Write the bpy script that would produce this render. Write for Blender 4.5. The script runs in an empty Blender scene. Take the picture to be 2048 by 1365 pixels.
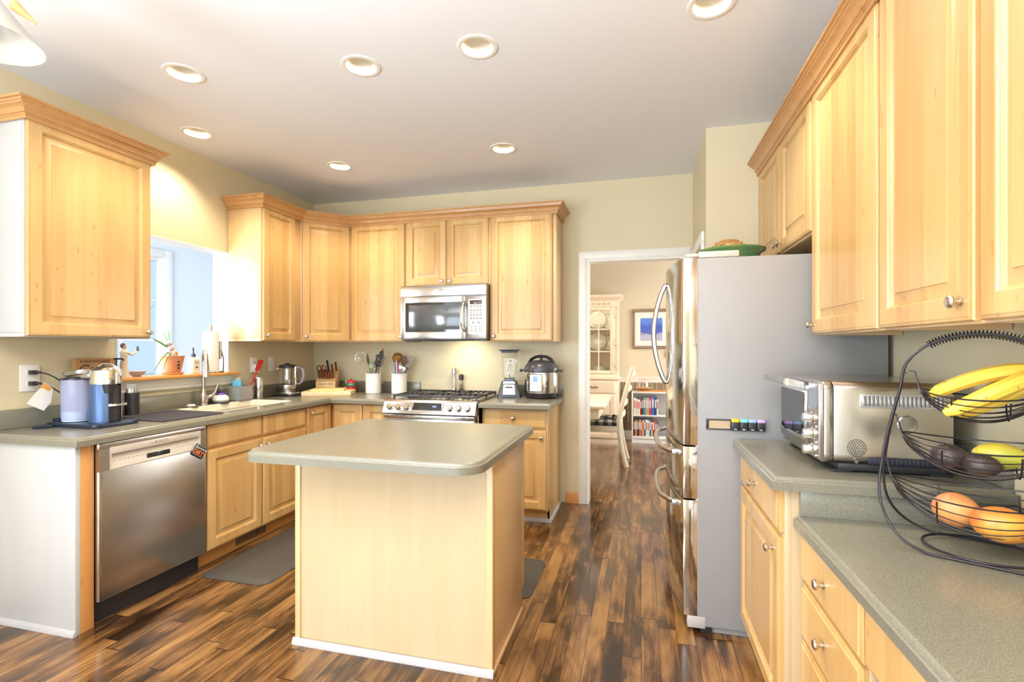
import bpy, bmesh, math, random
from mathutils import Matrix, Vector
random.seed(7)
PI=math.pi
S=bpy.context.scene
COL=S.collection
# ------------------------------------------------------------------ camera
YAW=math.radians(14.5)
cam=bpy.data.cameras.new('camera'); camo=bpy.data.objects.new('camera',cam); COL.objects.link(camo)
camo.location=(0,0,1.325); camo.rotation_euler=(PI/2,0,YAW)
cam.sensor_width=36; cam.sensor_fit='HORIZONTAL'; cam.lens=997/2048*36
cam.shift_y=(697-682.5)/2048; cam.clip_start=.02; cam.clip_end=200
S.camera=camo
# ------------------------------------------------------------------ view and world
S.view_settings.view_transform='Standard'; S.view_settings.look='None'
S.view_settings.exposure=0.30; S.view_settings.gamma=1; S.view_settings.use_curve_mapping=False
S.cycles.use_denoising=True
S.cycles.sample_clamp_indirect=6
S.cycles.max_bounces=8; S.cycles.diffuse_bounces=5; S.cycles.glossy_bounces=4; S.cycles.transmission_bounces=8; S.cycles.transparent_max_bounces=12
S.cycles.caustics_reflective=False; S.cycles.caustics_refractive=False
W=bpy.data.worlds.new('sky'); S.world=W; W.use_nodes=True
bg=W.node_tree.nodes['Background']; bg.inputs[0].default_value=(.62,.82,1,1); bg.inputs[1].default_value=.80
# ------------------------------------------------------------------ lights
def area(name,loc,rot,sx,sy,power,color,spread=PI,shape='RECTANGLE'):
    l=bpy.data.lights.new(name,'AREA'); l.shape=shape; l.size=sx; l.size_y=sy; l.energy=power; l.color=color; l.spread=spread
    o=bpy.data.objects.new(name,l); o.location=loc; o.rotation_euler=rot; COL.objects.link(o); return o
DAY=(.80,.90,1.0); WARM=(1.0,.80,.55)
area('patio_daylight',(-1.35,-2.58,1.15),(PI/2+.62,0,0),2.9,2.1,118,DAY)                    # through the glass doors behind
area('breakfast_window_daylight',(-3.06,-.9,1.45),(0,-PI/2-.15,0),1.3,2.0,125,DAY)         # through the left window behind the camera
area('sunroom_daylight',(-4.4,1.34,1.45),(PI/2,0,0),1.6,1.8,135,(.92,.96,1.0))
area('dining_side_fill',(2.40,6.0,1.5),(0,PI/2,0),1.6,2.0,80,(1,.95,.88))  # unseen side window light, put in to light the dining room
area('unseen_dining_glow',(-.9,5.3,2.35),(0,0,0),.6,.6,30,(1,.85,.66))  # unseen area lamp over the table, without a fixture
area('ceiling_fill_uplight',(-.8,-.6,1.85),(PI,0,0),2.0,1.4,150,(1,.97,.94))  # added upward fill that brightens the ceiling; no fixture hangs here
area('hutch_fill',(-.75,7.25,1.92),(0,0,0),.8,.15,1.0,(1,.93,.8))  # added fill to lift the dim hutch interior
area('microwave_task_light',(-1.5,4.06,1.375),(.35,0,0),.12,.05,1.6,(1,.86,.62))
CANS=[(-2.276,2.061),(-1.357,2.228),(-.743,2.224),(.281,2.187),(-2.819,2.652),(-2.259,3.408),(-.941,3.399)]
for i,(x,y) in enumerate(CANS):
    l=bpy.data.lights.new('recessed_lamp','SPOT'); l.energy=54; l.color=(1,.84,.62); l.spot_size=math.radians(120); l.spot_blend=.6; l.shadow_soft_size=.035
    o=bpy.data.objects.new('recessed_lamp',l); o.location=(x,y,2.79); COL.objects.link(o)
for x,y in ((-1.2,.2),(.2,.2),(-2.2,-1.3),(-.4,-1.3)):
    area('recessed_lamp',(x,y,2.715),(0,0,0),.12,.12,6,WARM,math.radians(150),'DISK')
# ------------------------------------------------------------------ mesh building
class M:
    def __init__(s): s.b=bmesh.new(); s.mi=0; s.T=None
    def add(s,t,m=None):
        for f in t.faces: f.material_index=s.mi; f.smooth=True
        if m is not None: t.transform(m)
        if s.T is not None: t.transform(s.T)
        me=bpy.data.meshes.new('t'); t.to_mesh(me); t.free(); s.b.from_mesh(me); bpy.data.meshes.remove(me); return s
    def box(s,x0,x1,y0,y1,z0,z1,bev=0,seg=2,m=None):
        t=bmesh.new(); bmesh.ops.create_cube(t,size=1)
        for v in t.verts: v.co=Vector(((x0+x1)/2+v.co.x*(x1-x0),(y0+y1)/2+v.co.y*(y1-y0),(z0+z1)/2+v.co.z*(z1-z0)))
        if bev: bmesh.ops.bevel(t,geom=t.edges[:],offset=bev,segments=seg,profile=.5,affect='EDGES')
        return s.add(t,m)
    def cyl(s,p0,p1,r0,r1=None,n=24,m=None):
        if r1 is None: r1=r0
        p0=Vector(p0);p1=Vector(p1); d=p1-p0
        t=bmesh.new(); bmesh.ops.create_cone(t,cap_ends=True,segments=n,radius1=r0,radius2=r1,depth=d.length)
        q=d.to_track_quat('Z','Y').to_matrix().to_4x4(); t.transform(Matrix.Translation((p0+p1)/2)@q)
        return s.add(t,m)
    def lathe(s,prof,c=(0,0,0),n=32,m=None,rot=None,a0=0,a1=2*PI):
        t=bmesh.new(); full=abs(a1-a0-2*PI)<1e-6; k=n if full else n+1
        rows=[]
        for r,z in prof:
            if r<1e-6: rows.append([t.verts.new((0,0,z))]); continue
            rows.append([t.verts.new((r*math.cos(a0+(a1-a0)*i/n),r*math.sin(a0+(a1-a0)*i/n),z)) for i in range(k)])
        for a,b in zip(rows,rows[1:]):
            for i in range(n):
                j=(i+1)%k
                if len(a)==1 and len(b)==1: continue
                if len(a)==1: t.faces.new((a[0],b[i],b[j]))
                elif len(b)==1: t.faces.new((a[i],a[j],b[0]))
                else: t.faces.new((a[i],a[j],b[j],b[i]))
        bmesh.ops.recalc_face_normals(t,faces=t.faces)
        T=Matrix.Translation(c)
        if rot is not None: T=T@rot
        t.transform(T); return s.add(t,m)
    def tube(s,pts,r,n=8,closed=False,m=None,flat=None):
        P=[Vector(p) for p in pts]; t=bmesh.new(); L=len(P); rings=[]
        rr=r if isinstance(r,(list,tuple)) else [r]*L
        up=None
        for i,p in enumerate(P):
            if closed: d=(P[(i+1)%L]-P[i-1])
            else: d=(P[min(i+1,L-1)]-P[max(i-1,0)])
            d.normalize()
            if up is None:
                up=Vector((0,0,1)) if abs(d.z)<.9 else Vector((1,0,0))
            a=(up-d*up.dot(d))
            if a.length<1e-5: a=d.orthogonal()
            a.normalize(); b=d.cross(a); up=a
            fa,fb=(flat or (1,1))
            rings.append([t.verts.new(p+(a*math.cos(2*PI*k/n)*fa+b*math.sin(2*PI*k/n)*fb)*rr[i]) for k in range(n)])
        for i in range(L if closed else L-1):
            A=rings[i];B=rings[(i+1)%L]
            for k in range(n): t.faces.new((A[k],A[(k+1)%n],B[(k+1)%n],B[k]))
        if not closed: t.faces.new(rings[0][::-1]); t.faces.new(rings[-1])
        bmesh.ops.recalc_face_normals(t,faces=t.faces)
        return s.add(t,m)
    def prism(s,poly,z0,z1,m=None,bev=0):
        t=bmesh.new(); a=[t.verts.new((x,y,z0)) for x,y in poly]; b=[t.verts.new((x,y,z1)) for x,y in poly]; n=len(poly)
        t.faces.new(a[::-1]); t.faces.new(b)
        for i in range(n): t.faces.new((a[i],a[(i+1)%n],b[(i+1)%n],b[i]))
        bmesh.ops.recalc_face_normals(t,faces=t.faces)
        if bev: bmesh.ops.bevel(t,geom=t.edges[:],offset=bev,segments=2,profile=.5,affect='EDGES')
        return s.add(t,m)
    def rings(s,R,close0=False,close1=True,m=None):
        """R: list of equal-length closed point lists"""
        t=bmesh.new(); V=[[t.verts.new(p) for p in r] for r in R]; n=len(R[0])
        for A,B in zip(V,V[1:]):
            for i in range(n): t.faces.new((A[i],A[(i+1)%n],B[(i+1)%n],B[i]))
        if close0: t.faces.new(V[0][::-1])
        if close1: t.faces.new(V[-1])
        bmesh.ops.recalc_face_normals(t,faces=t.faces)
        return s.add(t,m)
    def ball(s,c,r,sc=(1,1,1),m=None,seg=24):
        t=bmesh.new(); bmesh.ops.create_uvsphere(t,u_segments=seg,v_segments=seg//2,radius=r)
        t.transform(Matrix.Translation(c)@Matrix.Diagonal((*sc,1))); return s.add(t,m)
    def quad(s,pts,m=None):
        t=bmesh.new(); t.faces.new([t.verts.new(p) for p in pts]); return s.add(t,m)
    def sweep(s,path,prof,m=None,z=0):
        """path 2d points; prof (out,z): out to the right-hand side of travel"""
        n=len(path); P=[Vector(p) for p in path]; R=[]
        for i in range(n):
            a=(P[i]-P[i-1]).normalized() if i>0 else None
            b=(P[i+1]-P[i]).normalized() if i<n-1 else None
            if a is None: a=b
            if b is None: b=a
            na=Vector((a.y,-a.x)); nb=Vector((b.y,-b.x)); q=(na+nb); q=q/(1+na.dot(nb))
            R.append([(P[i].x+q.x*o,P[i].y+q.y*o,zz+z) for o,zz in prof])
        t=bmesh.new(); V=[[t.verts.new(p) for p in r] for r in R]; k=len(prof)
        for A,B in zip(V,V[1:]):
            for i in range(k): t.faces.new((A[i],A[(i+1)%k],B[(i+1)%k],B[i]))
        t.faces.new(V[0][::-1]); t.faces.new(V[-1]); bmesh.ops.recalc_face_normals(t,faces=t.faces)
        return s.add(t,m)
    def text(s,txt,size,m,ext=.0004,shear=0,align='CENTER',bold=0):
        cu=bpy.data.curves.new('t','FONT'); cu.body=txt; cu.size=size; cu.extrude=ext; cu.shear=shear; cu.align_x=align; cu.align_y='CENTER'; cu.offset=bold
        o=bpy.data.objects.new('t',cu); COL.objects.link(o); bpy.context.view_layer.update()
        me=bpy.data.meshes.new_from_object(o.evaluated_get(bpy.context.evaluated_depsgraph_get()))
        bpy.data.objects.remove(o); bpy.data.curves.remove(cu)
        t=bmesh.new(); t.from_mesh(me); bpy.data.meshes.remove(me); return s.add(t,m)
def inset(poly,d):
    n=len(poly); out=[]; P=[Vector(p) for p in poly]
    for i in range(n):
        a=(P[i]-P[i-1]).normalized(); b=(P[(i+1)%n]-P[i]).normalized()
        na=Vector((-a.y,a.x)); nb=Vector((-b.y,b.x)); q=(na+nb)/max(.2,(1+na.dot(nb)))
        out.append((P[i].x+q.x*d,P[i].y+q.y*d))
    return out
def rpoly(x0,x1,y0,y1,r,seg=6):
    if not isinstance(r,(list,tuple)): r=[r]*4
    out=[]
    for (cx,cy,sx,sy,a0),q in zip(((x0,y0,1,1,PI),(x1,y0,-1,1,1.5*PI),(x1,y1,-1,-1,0),(x0,y1,1,-1,.5*PI)),r):
        for i in range(seg+1):
            a=a0+PI/2*i/seg; out.append((cx+sx*q+q*math.cos(a),cy+sy*q+q*math.sin(a)))
    return out
def bez(p0,p1,p2,p3,n=12):
    p0,p1,p2,p3=map(Vector,(p0,p1,p2,p3)); return [p0*(1-t)**3+p1*3*t*(1-t)**2+p2*3*t*t*(1-t)+p3*t**3 for t in [i/n for i in range(n+1)]]
ROOT={}
def _mesh(name,m,mt,M0=None):
    me=bpy.data.meshes.new(name)
    if M0 is not None: m.b.transform(M0)
    m.b.to_mesh(me); m.b.free()
    for q in (mt if isinstance(mt,(list,tuple)) else [mt]): me.materials.append(q)
    me.set_sharp_from_angle(angle=math.radians(32))
    o=bpy.data.objects.new(name,me); COL.objects.link(o); return o
def meta(o,label,cat,group=None):
    o['label']=label; o['category']=cat
    if group: o['group']=group
def thing(name,label,cat,loc=(0,0,0),rz=0,group=None):
    o=bpy.data.objects.new(name,None); o.empty_display_size=.05; COL.objects.link(o); o.location=loc; o.rotation_euler=(0,0,rz); meta(o,label,cat,group)
    ROOT[o.name]=Matrix.Translation(loc)@Matrix.Rotation(rz,4,'Z'); return o
def part(name,m,mt,parent,world=False,label=None):
    o=_mesh(name,m,mt,ROOT[parent.name].inverted() if world else None); o.parent=parent; ROOT[o.name]=ROOT[parent.name]
    if label: o['label']=label
    return o
def solo(name,m,mt,label,cat,loc=(0,0,0),rz=0,group=None,world=False):
    T=Matrix.Translation(loc)@Matrix.Rotation(rz,4,'Z')
    o=_mesh(name,m,mt,T.inverted() if world else None); o.location=loc; o.rotation_euler=(0,0,rz); meta(o,label,cat,group); ROOT[o.name]=T; return o
def struct(name,m,mt,parent=None):
    o=_mesh(name,m,mt)
    if parent is None: o['kind']='structure'
    else: o.parent=parent
    ROOT[o.name]=Matrix(); return o
# ------------------------------------------------------------------ materials
class Nt:
    def __init__(s,name):
        s.m=bpy.data.materials.new(name); s.m.use_nodes=True; s.t=s.m.node_tree; s.bs=s.t.nodes['Principled BSDF']
    def n(s,typ,attrs=None,**ins):
        q=s.t.nodes.new('ShaderNode'+typ)
        for k,v in (attrs or {}).items(): setattr(q,k,v)
        for k,v in ins.items():
            key=int(k[1:]) if k[0]=='i' and k[1:].isdigit() else k
            if isinstance(v,bpy.types.NodeSocket): s.t.links.new(v,q.inputs[key])
            else: q.inputs[key].default_value=v
        return q
    def math(s,op,a,b=0,c=0): 
        return s.n('Math',{'operation':op},i0=a,i1=b,i2=c).outputs[0]
    def ramp(s,f,stops):
        q=s.n('ValToRGB',i0=f); e=q.color_ramp.elements
        while len(e)<len(stops): e.new(.5)
        for x,(p,c) in zip(e,stops): x.position=p; x.color=(*c,1)
        return q.outputs[0]
    def mix(s,f,a,b,mode='MIX'):
        q=s.t.nodes.new('ShaderNodeMix'); q.data_type='RGBA'; q.blend_type=mode
        for k,v in ((0,f),(6,a),(7,b)):
            if isinstance(v,bpy.types.NodeSocket): s.t.links.new(v,q.inputs[k])
            else: q.inputs[k].default_value=v if k==0 else (*v,1)
        return q.outputs[2]
    def out(s,**kw):
        for k,v in kw.items():
            k=k.replace('_',' ')
            if isinstance(v,bpy.types.NodeSocket): s.t.links.new(v,s.bs.inputs[k])
            else: s.bs.inputs[k].default_value=v
        return s.m
def plain(name,c,rough=.5,metal=0,noise=0,**kw):
    t=Nt(name)
    if noise:
        co=t.n('TexCoord').outputs['Object']; f=t.n('TexNoise',Vector=co,Scale=noise,Detail=3.0).outputs[0]
        c2=tuple(x*.82 for x in c); base=t.mix(f,c,c2)
    else:
        co=t.n('TexCoord').outputs['Object']; f=t.n('TexNoise',Vector=co,Scale=14.0,Detail=2.0).outputs[0]
        base=t.mix(f,tuple(min(1,x*1.03) for x in c),tuple(x*.96 for x in c))
    t.out(Base_Color=base,Roughness=rough,Metallic=metal,**kw); return t.m
def maple(name,ca,cb,bands=.075,rough=.34,amp=1.0,grain=.35,knots=.74):
    t=Nt(name); co=t.n('TexCoord').outputs['Object']
    rnd=t.n('ObjectInfo').outputs['Random']
    sp=t.n('SeparateXYZ',Vector=co); s_=t.math('ADD',sp.outputs[0],sp.outputs[1]); s2=t.math('ADD',s_,t.math('MULTIPLY',rnd,37.0))
    b=t.n('TexWhiteNoise',{'noise_dimensions':'1D'},W=t.math('FLOOR',t.math('DIVIDE',s2,bands))).outputs[0]
    off=t.n('CombineXYZ',X=t.math('MULTIPLY',rnd,11.0),Y=0.0,Z=t.math('MULTIPLY',b,5.0))
    v=t.n('VectorMath',{'operation':'ADD'},i0=co,i1=off.outputs[0]).outputs[0]
    mp=t.n('Mapping',Vector=v,Scale=(30,30,1.6)).outputs[0]
    g=t.n('TexNoise',Vector=mp,Scale=1.0,Detail=5.0,Roughness=.6,Distortion=.6).outputs[0]
    mp2=t.n('Mapping',Vector=v,Scale=(7,7,1.0)).outputs[0]
    g2=t.n('TexNoise',Vector=mp2,Scale=1.3,Detail=2.0,Distortion=1.2).outputs[0]
    f=t.math('ADD',t.math('MULTIPLY',b,.75*amp),t.math('ADD',t.math('MULTIPLY',t.math('SUBTRACT',g,.5),grain*2),t.math('MULTIPLY',t.math('SUBTRACT',g2,.35),.8)))
    f=t.n('Clamp',Value=f).outputs[0]
    c=t.mix(f,ca,cb)
    kn=t.n('TexNoise',Vector=t.n('Mapping',Vector=v,Scale=(22,22,9)).outputs[0],Scale=1.0,Detail=1.0).outputs[0]
    c=t.mix(t.math('MULTIPLY',t.math('GREATER_THAN',kn,knots),.35),c,(.30,.14,.05))
    return t.out(Base_Color=c,Roughness=rough,Coat_Weight=.25,Coat_Roughness=.18)
MAPLE=maple('maple',(.62,.415,.178),(.49,.275,.090))
MAPLE_SIDE=maple('maple_veneer',(.70,.49,.26),(.61,.40,.19),bands=.4,amp=.5,grain=.5,rough=.33,knots=.9)
MAPLE_PALE=maple('maple_pale',(.54,.42,.26),(.49,.355,.19),bands=.24,amp=.4,grain=.55,rough=.36,knots=.9)
PANEL_DAYLIT=maple('daylit_pale_panel',(.50,.505,.51),(.455,.455,.45),bands=.3,amp=.3,grain=.3,rough=.4,knots=.9)  # pale laminate; reflected window daylight put into the bluish-white colour
MAPLE_DARK=maple('maple_orange',(.62,.30,.09),(.50,.22,.06),bands=.4,amp=.3)
SHOE=plain('greyed_white_shoe_paint',(.42,.41,.42),.5)
CROWN=maple('crown_maple',(.54,.30,.12),(.42,.21,.07),bands=.6,amp=.4)
PINE=maple('whitewashed_pine',(.86,.74,.60),(.78,.62,.47),bands=.11,amp=.5,rough=.5)
CREAM_WOOD=plain('cream_painted_wood',(.80,.72,.58),.45)
def floor_mat():
    t=Nt('dark_hand_scraped_planks'); co=t.n('TexCoord').outputs['Object']; sp=t.n('SeparateXYZ',Vector=co); x,y=sp.outputs[0],sp.outputs[1]
    cx=t.math('DIVIDE',x,.079); ci=t.math('FLOOR',cx); r1=t.n('TexWhiteNoise',{'noise_dimensions':'1D'},W=ci).outputs[0]
    yy=t.math('ADD',t.math('DIVIDE',y,1.25),t.math('MULTIPLY',r1,13.7)); yi=t.math('FLOOR',yy)
    r2=t.n('TexWhiteNoise',{'noise_dimensions':'2D'},Vector=t.n('CombineXYZ',X=ci,Y=yi,Z=0.0).outputs[0]).outputs[0]
    off=t.n('CombineXYZ',X=t.math('MULTIPLY',r2,9.0),Y=t.math('MULTIPLY',r2,31.0),Z=0.0).outputs[0]
    v=t.n('VectorMath',{'operation':'ADD'},i0=co,i1=off).outputs[0]
    g=t.n('TexNoise',Vector=t.n('Mapping',Vector=v,Scale=(55,2.6,1)).outputs[0],Scale=1.0,Detail=6.0,Roughness=.6,Distortion=.5).outputs[0]
    g2=t.n('TexNoise',Vector=t.n('Mapping',Vector=v,Scale=(8,2.4,1)).outputs[0],Scale=1.0,Detail=4.0,Roughness=.55,Distortion=.9).outputs[0]
    f=t.math('ADD',t.math('MULTIPLY',g,.34),t.math('ADD',t.math('MULTIPLY',g2,.62),t.math('MULTIPLY',t.math('SUBTRACT',r2,.46),.13)))
    c=t.ramp(f,[(.34,(.019,.009,.005)),(.41,(.060,.027,.010)),(.49,(.145,.068,.023)),(.59,(.27,.138,.046)),(.75,(.38,.21,.078))])
    fx=t.math('FRACT',cx); fy=t.math('FRACT',yy)
    seam=t.math('MAXIMUM',t.math('LESS_THAN',fx,.028),t.math('LESS_THAN',fy,.004))
    c=t.mix(seam,c,(.012,.006,.003))
    bp=t.n('Bump',Strength=.25,Distance=.002,Height=t.math('SUBTRACT',g2,t.math('MULTIPLY',seam,.8))).outputs[0]
    return t.out(Base_Color=c,Roughness=t.math('ADD',.13,t.math('MULTIPLY',g,.16)),Normal=bp,Coat_Weight=.3,Coat_Roughness=.15)
FLOOR=floor_mat()
def counter_mat():
    t=Nt('speckled_grey_solid_surface'); co=t.n('TexCoord').outputs['Object']
    a=t.n('TexNoise',Vector=co,Scale=750.0,Detail=2.0).outputs[0]
    b=t.n('TexVoronoi',Vector=co,Scale=260.0); big=t.n('TexNoise',Vector=co,Scale=3.0,Detail=2.0).outputs[0]
    c=t.ramp(a,[(.32,(.095,.094,.076)),(.5,(.170,.164,.127)),(.68,(.27,.26,.20))])
    c=t.mix(t.math('MULTIPLY',big,.35),c,(.23,.215,.16))
    c=t.mix(t.math('MULTIPLY',t.math('LESS_THAN',b.outputs['Distance'],.12),.5),c,(.6,.58,.5))
    return t.out(Base_Color=c,Roughness=.24,Specular_IOR_Level=.9)
COUNTER=counter_mat()
def paint(name,c,rough=.6):
    t=Nt(name); co=t.n('TexCoord').outputs['Object']; f=t.n('TexNoise',Vector=co,Scale=260.0,Detail=2.0).outputs[0]
    bp=t.n('Bump',Strength=.06,Distance=.001,Height=f).outputs[0]
    return t.out(Base_Color=t.mix(f,c,tuple(x*.97 for x in c)),Roughness=rough,Normal=bp)
WALL=paint('sage_beige_paint',(.66,.585,.40)); DWALL=paint('dining_beige_paint',(.66,.58,.43)); SUNWALL=paint('sunroom_white_paint',(.74,.785,.82)); CEIL=paint('ceiling_paint',(.80,.83,.89),.7)
TRIM=paint('white_trim_paint',(.82,.81,.77),.35)
def steel(name,c=(.54,.53,.515),rough=.24,axis=2,streak=.05):
    t=Nt(name); co=t.n('TexCoord').outputs['Object']; sc=[500,500,500]; sc[axis]=4
    f=t.n('TexNoise',Vector=t.n('Mapping',Vector=co,Scale=tuple(sc)).outputs[0],Scale=1.0,Detail=2.0).outputs[0]
    bp=t.n('Bump',Strength=streak,Distance=.001,Height=f).outputs[0]
    return t.out(Base_Color=t.mix(f,c,tuple(x*.88 for x in c)),Metallic=1.0,Roughness=rough,Normal=bp)
STEEL=steel('brushed_stainless_steel'); STEEL_H=steel('brushed_stainless_horizontal',axis=1); CHROME=plain('polished_chrome',(.80,.80,.80),.08,1); NICKEL=plain('satin_nickel',(.66,.63,.58),.22,1)
BLACK=plain('black_plastic',(.018,.018,.022),.35); BLACKM=plain('matte_black',(.02,.02,.02),.7); DARKGLASS=plain('dark_glass',(.02,.022,.026),.05,0,Specular_IOR_Level=.8)
WHITE=plain('white_glazed_ceramic',(.86,.84,.80),.2); WHITEP=plain('white_plastic',(.82,.81,.78),.35); CREAM=plain('cream_sink',(.85,.78,.62),.25)
RED=plain('red_plastic',(.62,.02,.02),.35); GREY=plain('grey_enamel',(.27,.262,.258),.42); MATM=plain('grey_rubber_mat',(.062,.056,.047),.55,0,60)
IRON=plain('cast_iron_grate',(.055,.055,.06),.45,.2); WIRE=plain('black_coated_wire',(.035,.03,.035),.3,.6)
NAVY=plain('dark_blue_black_plastic',(.012,.02,.045),.22)
def glass(name,c=(1,1,1),rough=.0,mixf=.82):
    t=Nt(name); tr=t.n('BsdfTransparent',Color=(*c,1)); gl=t.n('BsdfGlossy',Color=(1,1,1,1),Roughness=max(.02,rough))
    lw=t.n('LayerWeight',Blend=.25).outputs['Facing']; f=t.math('ADD',t.math('MULTIPLY',lw,.45),1-mixf-.12)
    mx=t.n('MixShader',i0=f,i1=tr.outputs[0],i2=gl.outputs[0]); t.t.links.new(mx.outputs[0],t.t.nodes['Material Output'].inputs[0]); return t.m
GLASS=glass('clear_glass'); SMOKE=glass('tinted_clear_plastic',(.80,.84,.95),.05,.78); PANE=glass('window_pane',(.96,.98,1),0,.86)
def emit(name,c,s):
    t=Nt(name); return t.out(Base_Color=(*c,1),Emission_Color=(*c,1),Emission_Strength=s)
LAMP=emit('lit_lamp_lens',(1,.93,.75),4); SCREEN=emit('lit_blue_display',(.15,.25,.75),.8)
TERRA=plain('terracotta',(.62,.26,.12),.6,0,30); LEAF=plain('green_leaf',(.16,.36,.08),.4,0,40); CORK=maple('bamboo',(.76,.52,.24),(.66,.40,.15),bands=.012)
BOARD=plain('pale_wood_board',(.80,.60,.34),.45,0,30); SPOON=plain('dark_brown_wood',(.11,.05,.02),.5,0,30); WOODU=plain('beech_wood_utensil',(.55,.34,.17),.5,0,30)
def text_mark(c,name): return plain(name,c,.6)
INK=text_mark((.03,.025,.02),'black_ink'); LEDGE=maple('orange_wood_ledge',(.72,.35,.10),(.60,.26,.06),bands=.5)
# ------------------------------------------------------------------ structure
H=2.74
m=M(); m.box(-5.9,2.6,-3.0,7.6,-.06,0); struct('floor',m,FLOOR)
def holed(outer,holes,z,up=False,n=40):
    t=bmesh.new(); E=[]
    for loop in [outer]+holes:
        v=[t.verts.new((x,y,z)) for x,y in loop]
        for i in range(len(v)): E.append(t.edges.new((v[i],v[(i+1)%len(v)])))
    bmesh.ops.triangle_fill(t,use_beauty=True,use_dissolve=False,edges=E)
    bmesh.ops.recalc_face_normals(t,faces=t.faces)
    if (t.faces[:][0].normal.z>0)!=up: bmesh.ops.reverse_faces(t,faces=t.faces)
    return t
def circle(x,y,r,n=32): return [(x+r*math.cos(2*PI*i/n),y+r*math.sin(2*PI*i/n)) for i in range(n)]
m=M()
m.add(holed([(-3.24,-3.0),(1.17,-3.0),(1.17,4.39),(-3.24,4.39)],[circle(x,y,.078) for x,y in CANS],H))
struct('ceiling',m,CEIL)
m=M(); m.box(-2.6,2.6,4.39,7.6,H,H+.08); m.box(-5.9,-3.24,1.2,5.8,2.6,2.68); struct('ceiling_beyond',m,CEIL)
# left wall with the pass-through opening and a window behind the camera
def wall_x(name,x0,x1,y0,y1,holes,mt,z1=H):
    m=M(); ys=sorted(set([y0,y1]+[q for h in holes for q in h[:2]]))
    for a,b in zip(ys,ys[1:]):
        hs=[h for h in holes if h[0]<=a+1e-6 and h[1]>=b-1e-6]
        if not hs: m.box(x0,x1,a,b,0,z1); continue
        h=hs[0]
        if h[2]>0: m.box(x0,x1,a,b,0,h[2])
        if h[3]<z1: m.box(x0,x1,a,b,h[3],z1)
    return struct(name,m,mt)
def wall_y(name,y0,y1,x0,x1,holes,mt,z1=H):
    m=M(); xs=sorted(set([x0,x1]+[q for h in holes for q in h[:2]]))
    for a,b in zip(xs,xs[1:]):
        hs=[h for h in holes if h[0]<=a+1e-6 and h[1]>=b-1e-6]
        if not hs: m.box(a,b,y0,y1,0,z1); continue
        h=hs[0]
        if h[2]>0: m.box(a,b,y0,y1,0,h[2])
        if h[3]<z1: m.box(a,b,y0,y1,h[3],z1)
    return struct(name,m,mt)
wall_x('wall_left',-3.24,-3.12,-3.0,4.39,[(-1.9,.1,.8,2.1),(2.355,3.217,1.118,2.07)],WALL)
wall_y('wall_back',4.27,4.39,-3.12,1.17,[(-.445,.325,0,2.075)],WALL)
wall_x('wall_right',1.05,1.17,-3.0,4.27,[],WALL)
m=M(); m.box(.405,1.05,3.415,3.53,0,H)
m.box(.405,.50,3.53,3.56,0,H); m.box(.405,.50,4.24,4.27,0,H); m.box(.405,.50,3.56,4.24,2.03,H); struct('wall_closet',m,WALL)
wall_y('wall_rear',-3.0,-2.88,-3.12,1.05,[(-2.8,.1,0,2.12)],WALL)
# dining room and sunroom shells
wall_y('wall_dining_back',7.45,7.57,-2.6,2.6,[],DWALL)
wall_x('wall_dining_right',2.45,2.57,4.39,7.45,[(5.0,7.0,.7,2.2)],DWALL)
wall_x('wall_dining_left',-2.6,-2.48,4.39,7.45,[],DWALL)
wall_x('wall_sunroom_far',-5.72,-5.6,1.2,5.8,[(1.5,2.5,.25,2.4),(2.75,3.55,.25,2.4),(3.85,4.80,.9,2.42)],SUNWALL,2.6)
wall_y('wall_sunroom_side',5.7,5.8,-5.6,-3.24,[],SUNWALL,2.6)
wall_y('wall_sunroom_near',1.2,1.3,-5.6,-3.24,[(-5.2,-3.6,.5,2.4)],SUNWALL,2.6)
m=M()
m.box(-3.26,-3.24,1.3,2.355,0,2.6); m.box(-3.26,-3.24,3.217,5.7,0,2.6); m.box(-3.26,-3.24,2.355,3.217,0,1.1); m.box(-3.26,-3.24,2.355,3.217,2.07,2.6); struct('wall_sunroom_kitchen_side',m,SUNWALL)
m=M(); # reveal lining of the pass-through
m.box(-3.262,-3.118,3.211,3.219,1.12,2.07); m.box(-3.262,-3.118,2.353,2.361,1.12,2.07); m.box(-3.262,-3.118,2.355,3.217,2.064,2.073); struct('trim_1',m,paint('reveal_paint',(.62,.66,.70)))
m=M() # orange wooden ledge with white apron
m.box(-3.27,-3.045,2.31,3.262,1.12,1.142,.006); struct('trim_2',m,LEDGE)
m=M(); m.sweep([(-3.118,2.335),(-3.118,3.24)],[(0,0),(.012,0),(.022,.012),(.022,.024),(.030,.034),(.034,.058),(.046,.072),(.046,.08),(0,.08)],z=1.04); struct('trim_3',m,TRIM)
# door casing to the dining room
def casing_y(m,x0,x1,z1,y,w=.07,t=.018,s=-1):
    prof=[(0,0),(w,0),(w,t),(w-.014,t),(w-.02,t*.75),(.03,t*.6),(.008,t*.55),(.0,t*.3)]
    for a,b,q in ((x0-w,x0,0),(x1,x1+w,1)):
        m.box(a,b,y-t,y,0,z1+w,.004); m.box(a+.012,b-.012,y-t-.005,y-t,0,z1+.011,.002)
    m.box(x0,x1,y-t,y,z1,z1+w,.004); m.box(x0-.058,x1+.058,y-t-.005,y-t,z1+.012,z1+w-.012,.002)
m=M(); casing_y(m,-.445,.325,2.075,4.27)
m.box(-.447,-.43,4.262,4.40,0,2.075); m.box(.31,.327,4.262,4.40,0,2.075); m.box(-.43,.31,4.262,4.40,2.06,2.077)
struct('trim_4',m,TRIM)
m=M(); m.box(.387,.405,3.50,3.565,0,2.029,.002); m.box(.387,.405,4.235,4.262,0,2.029,.002); m.box(.387,.405,3.50,4.262,2.03,2.10,.004); struct('trim_5',m,TRIM)
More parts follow.
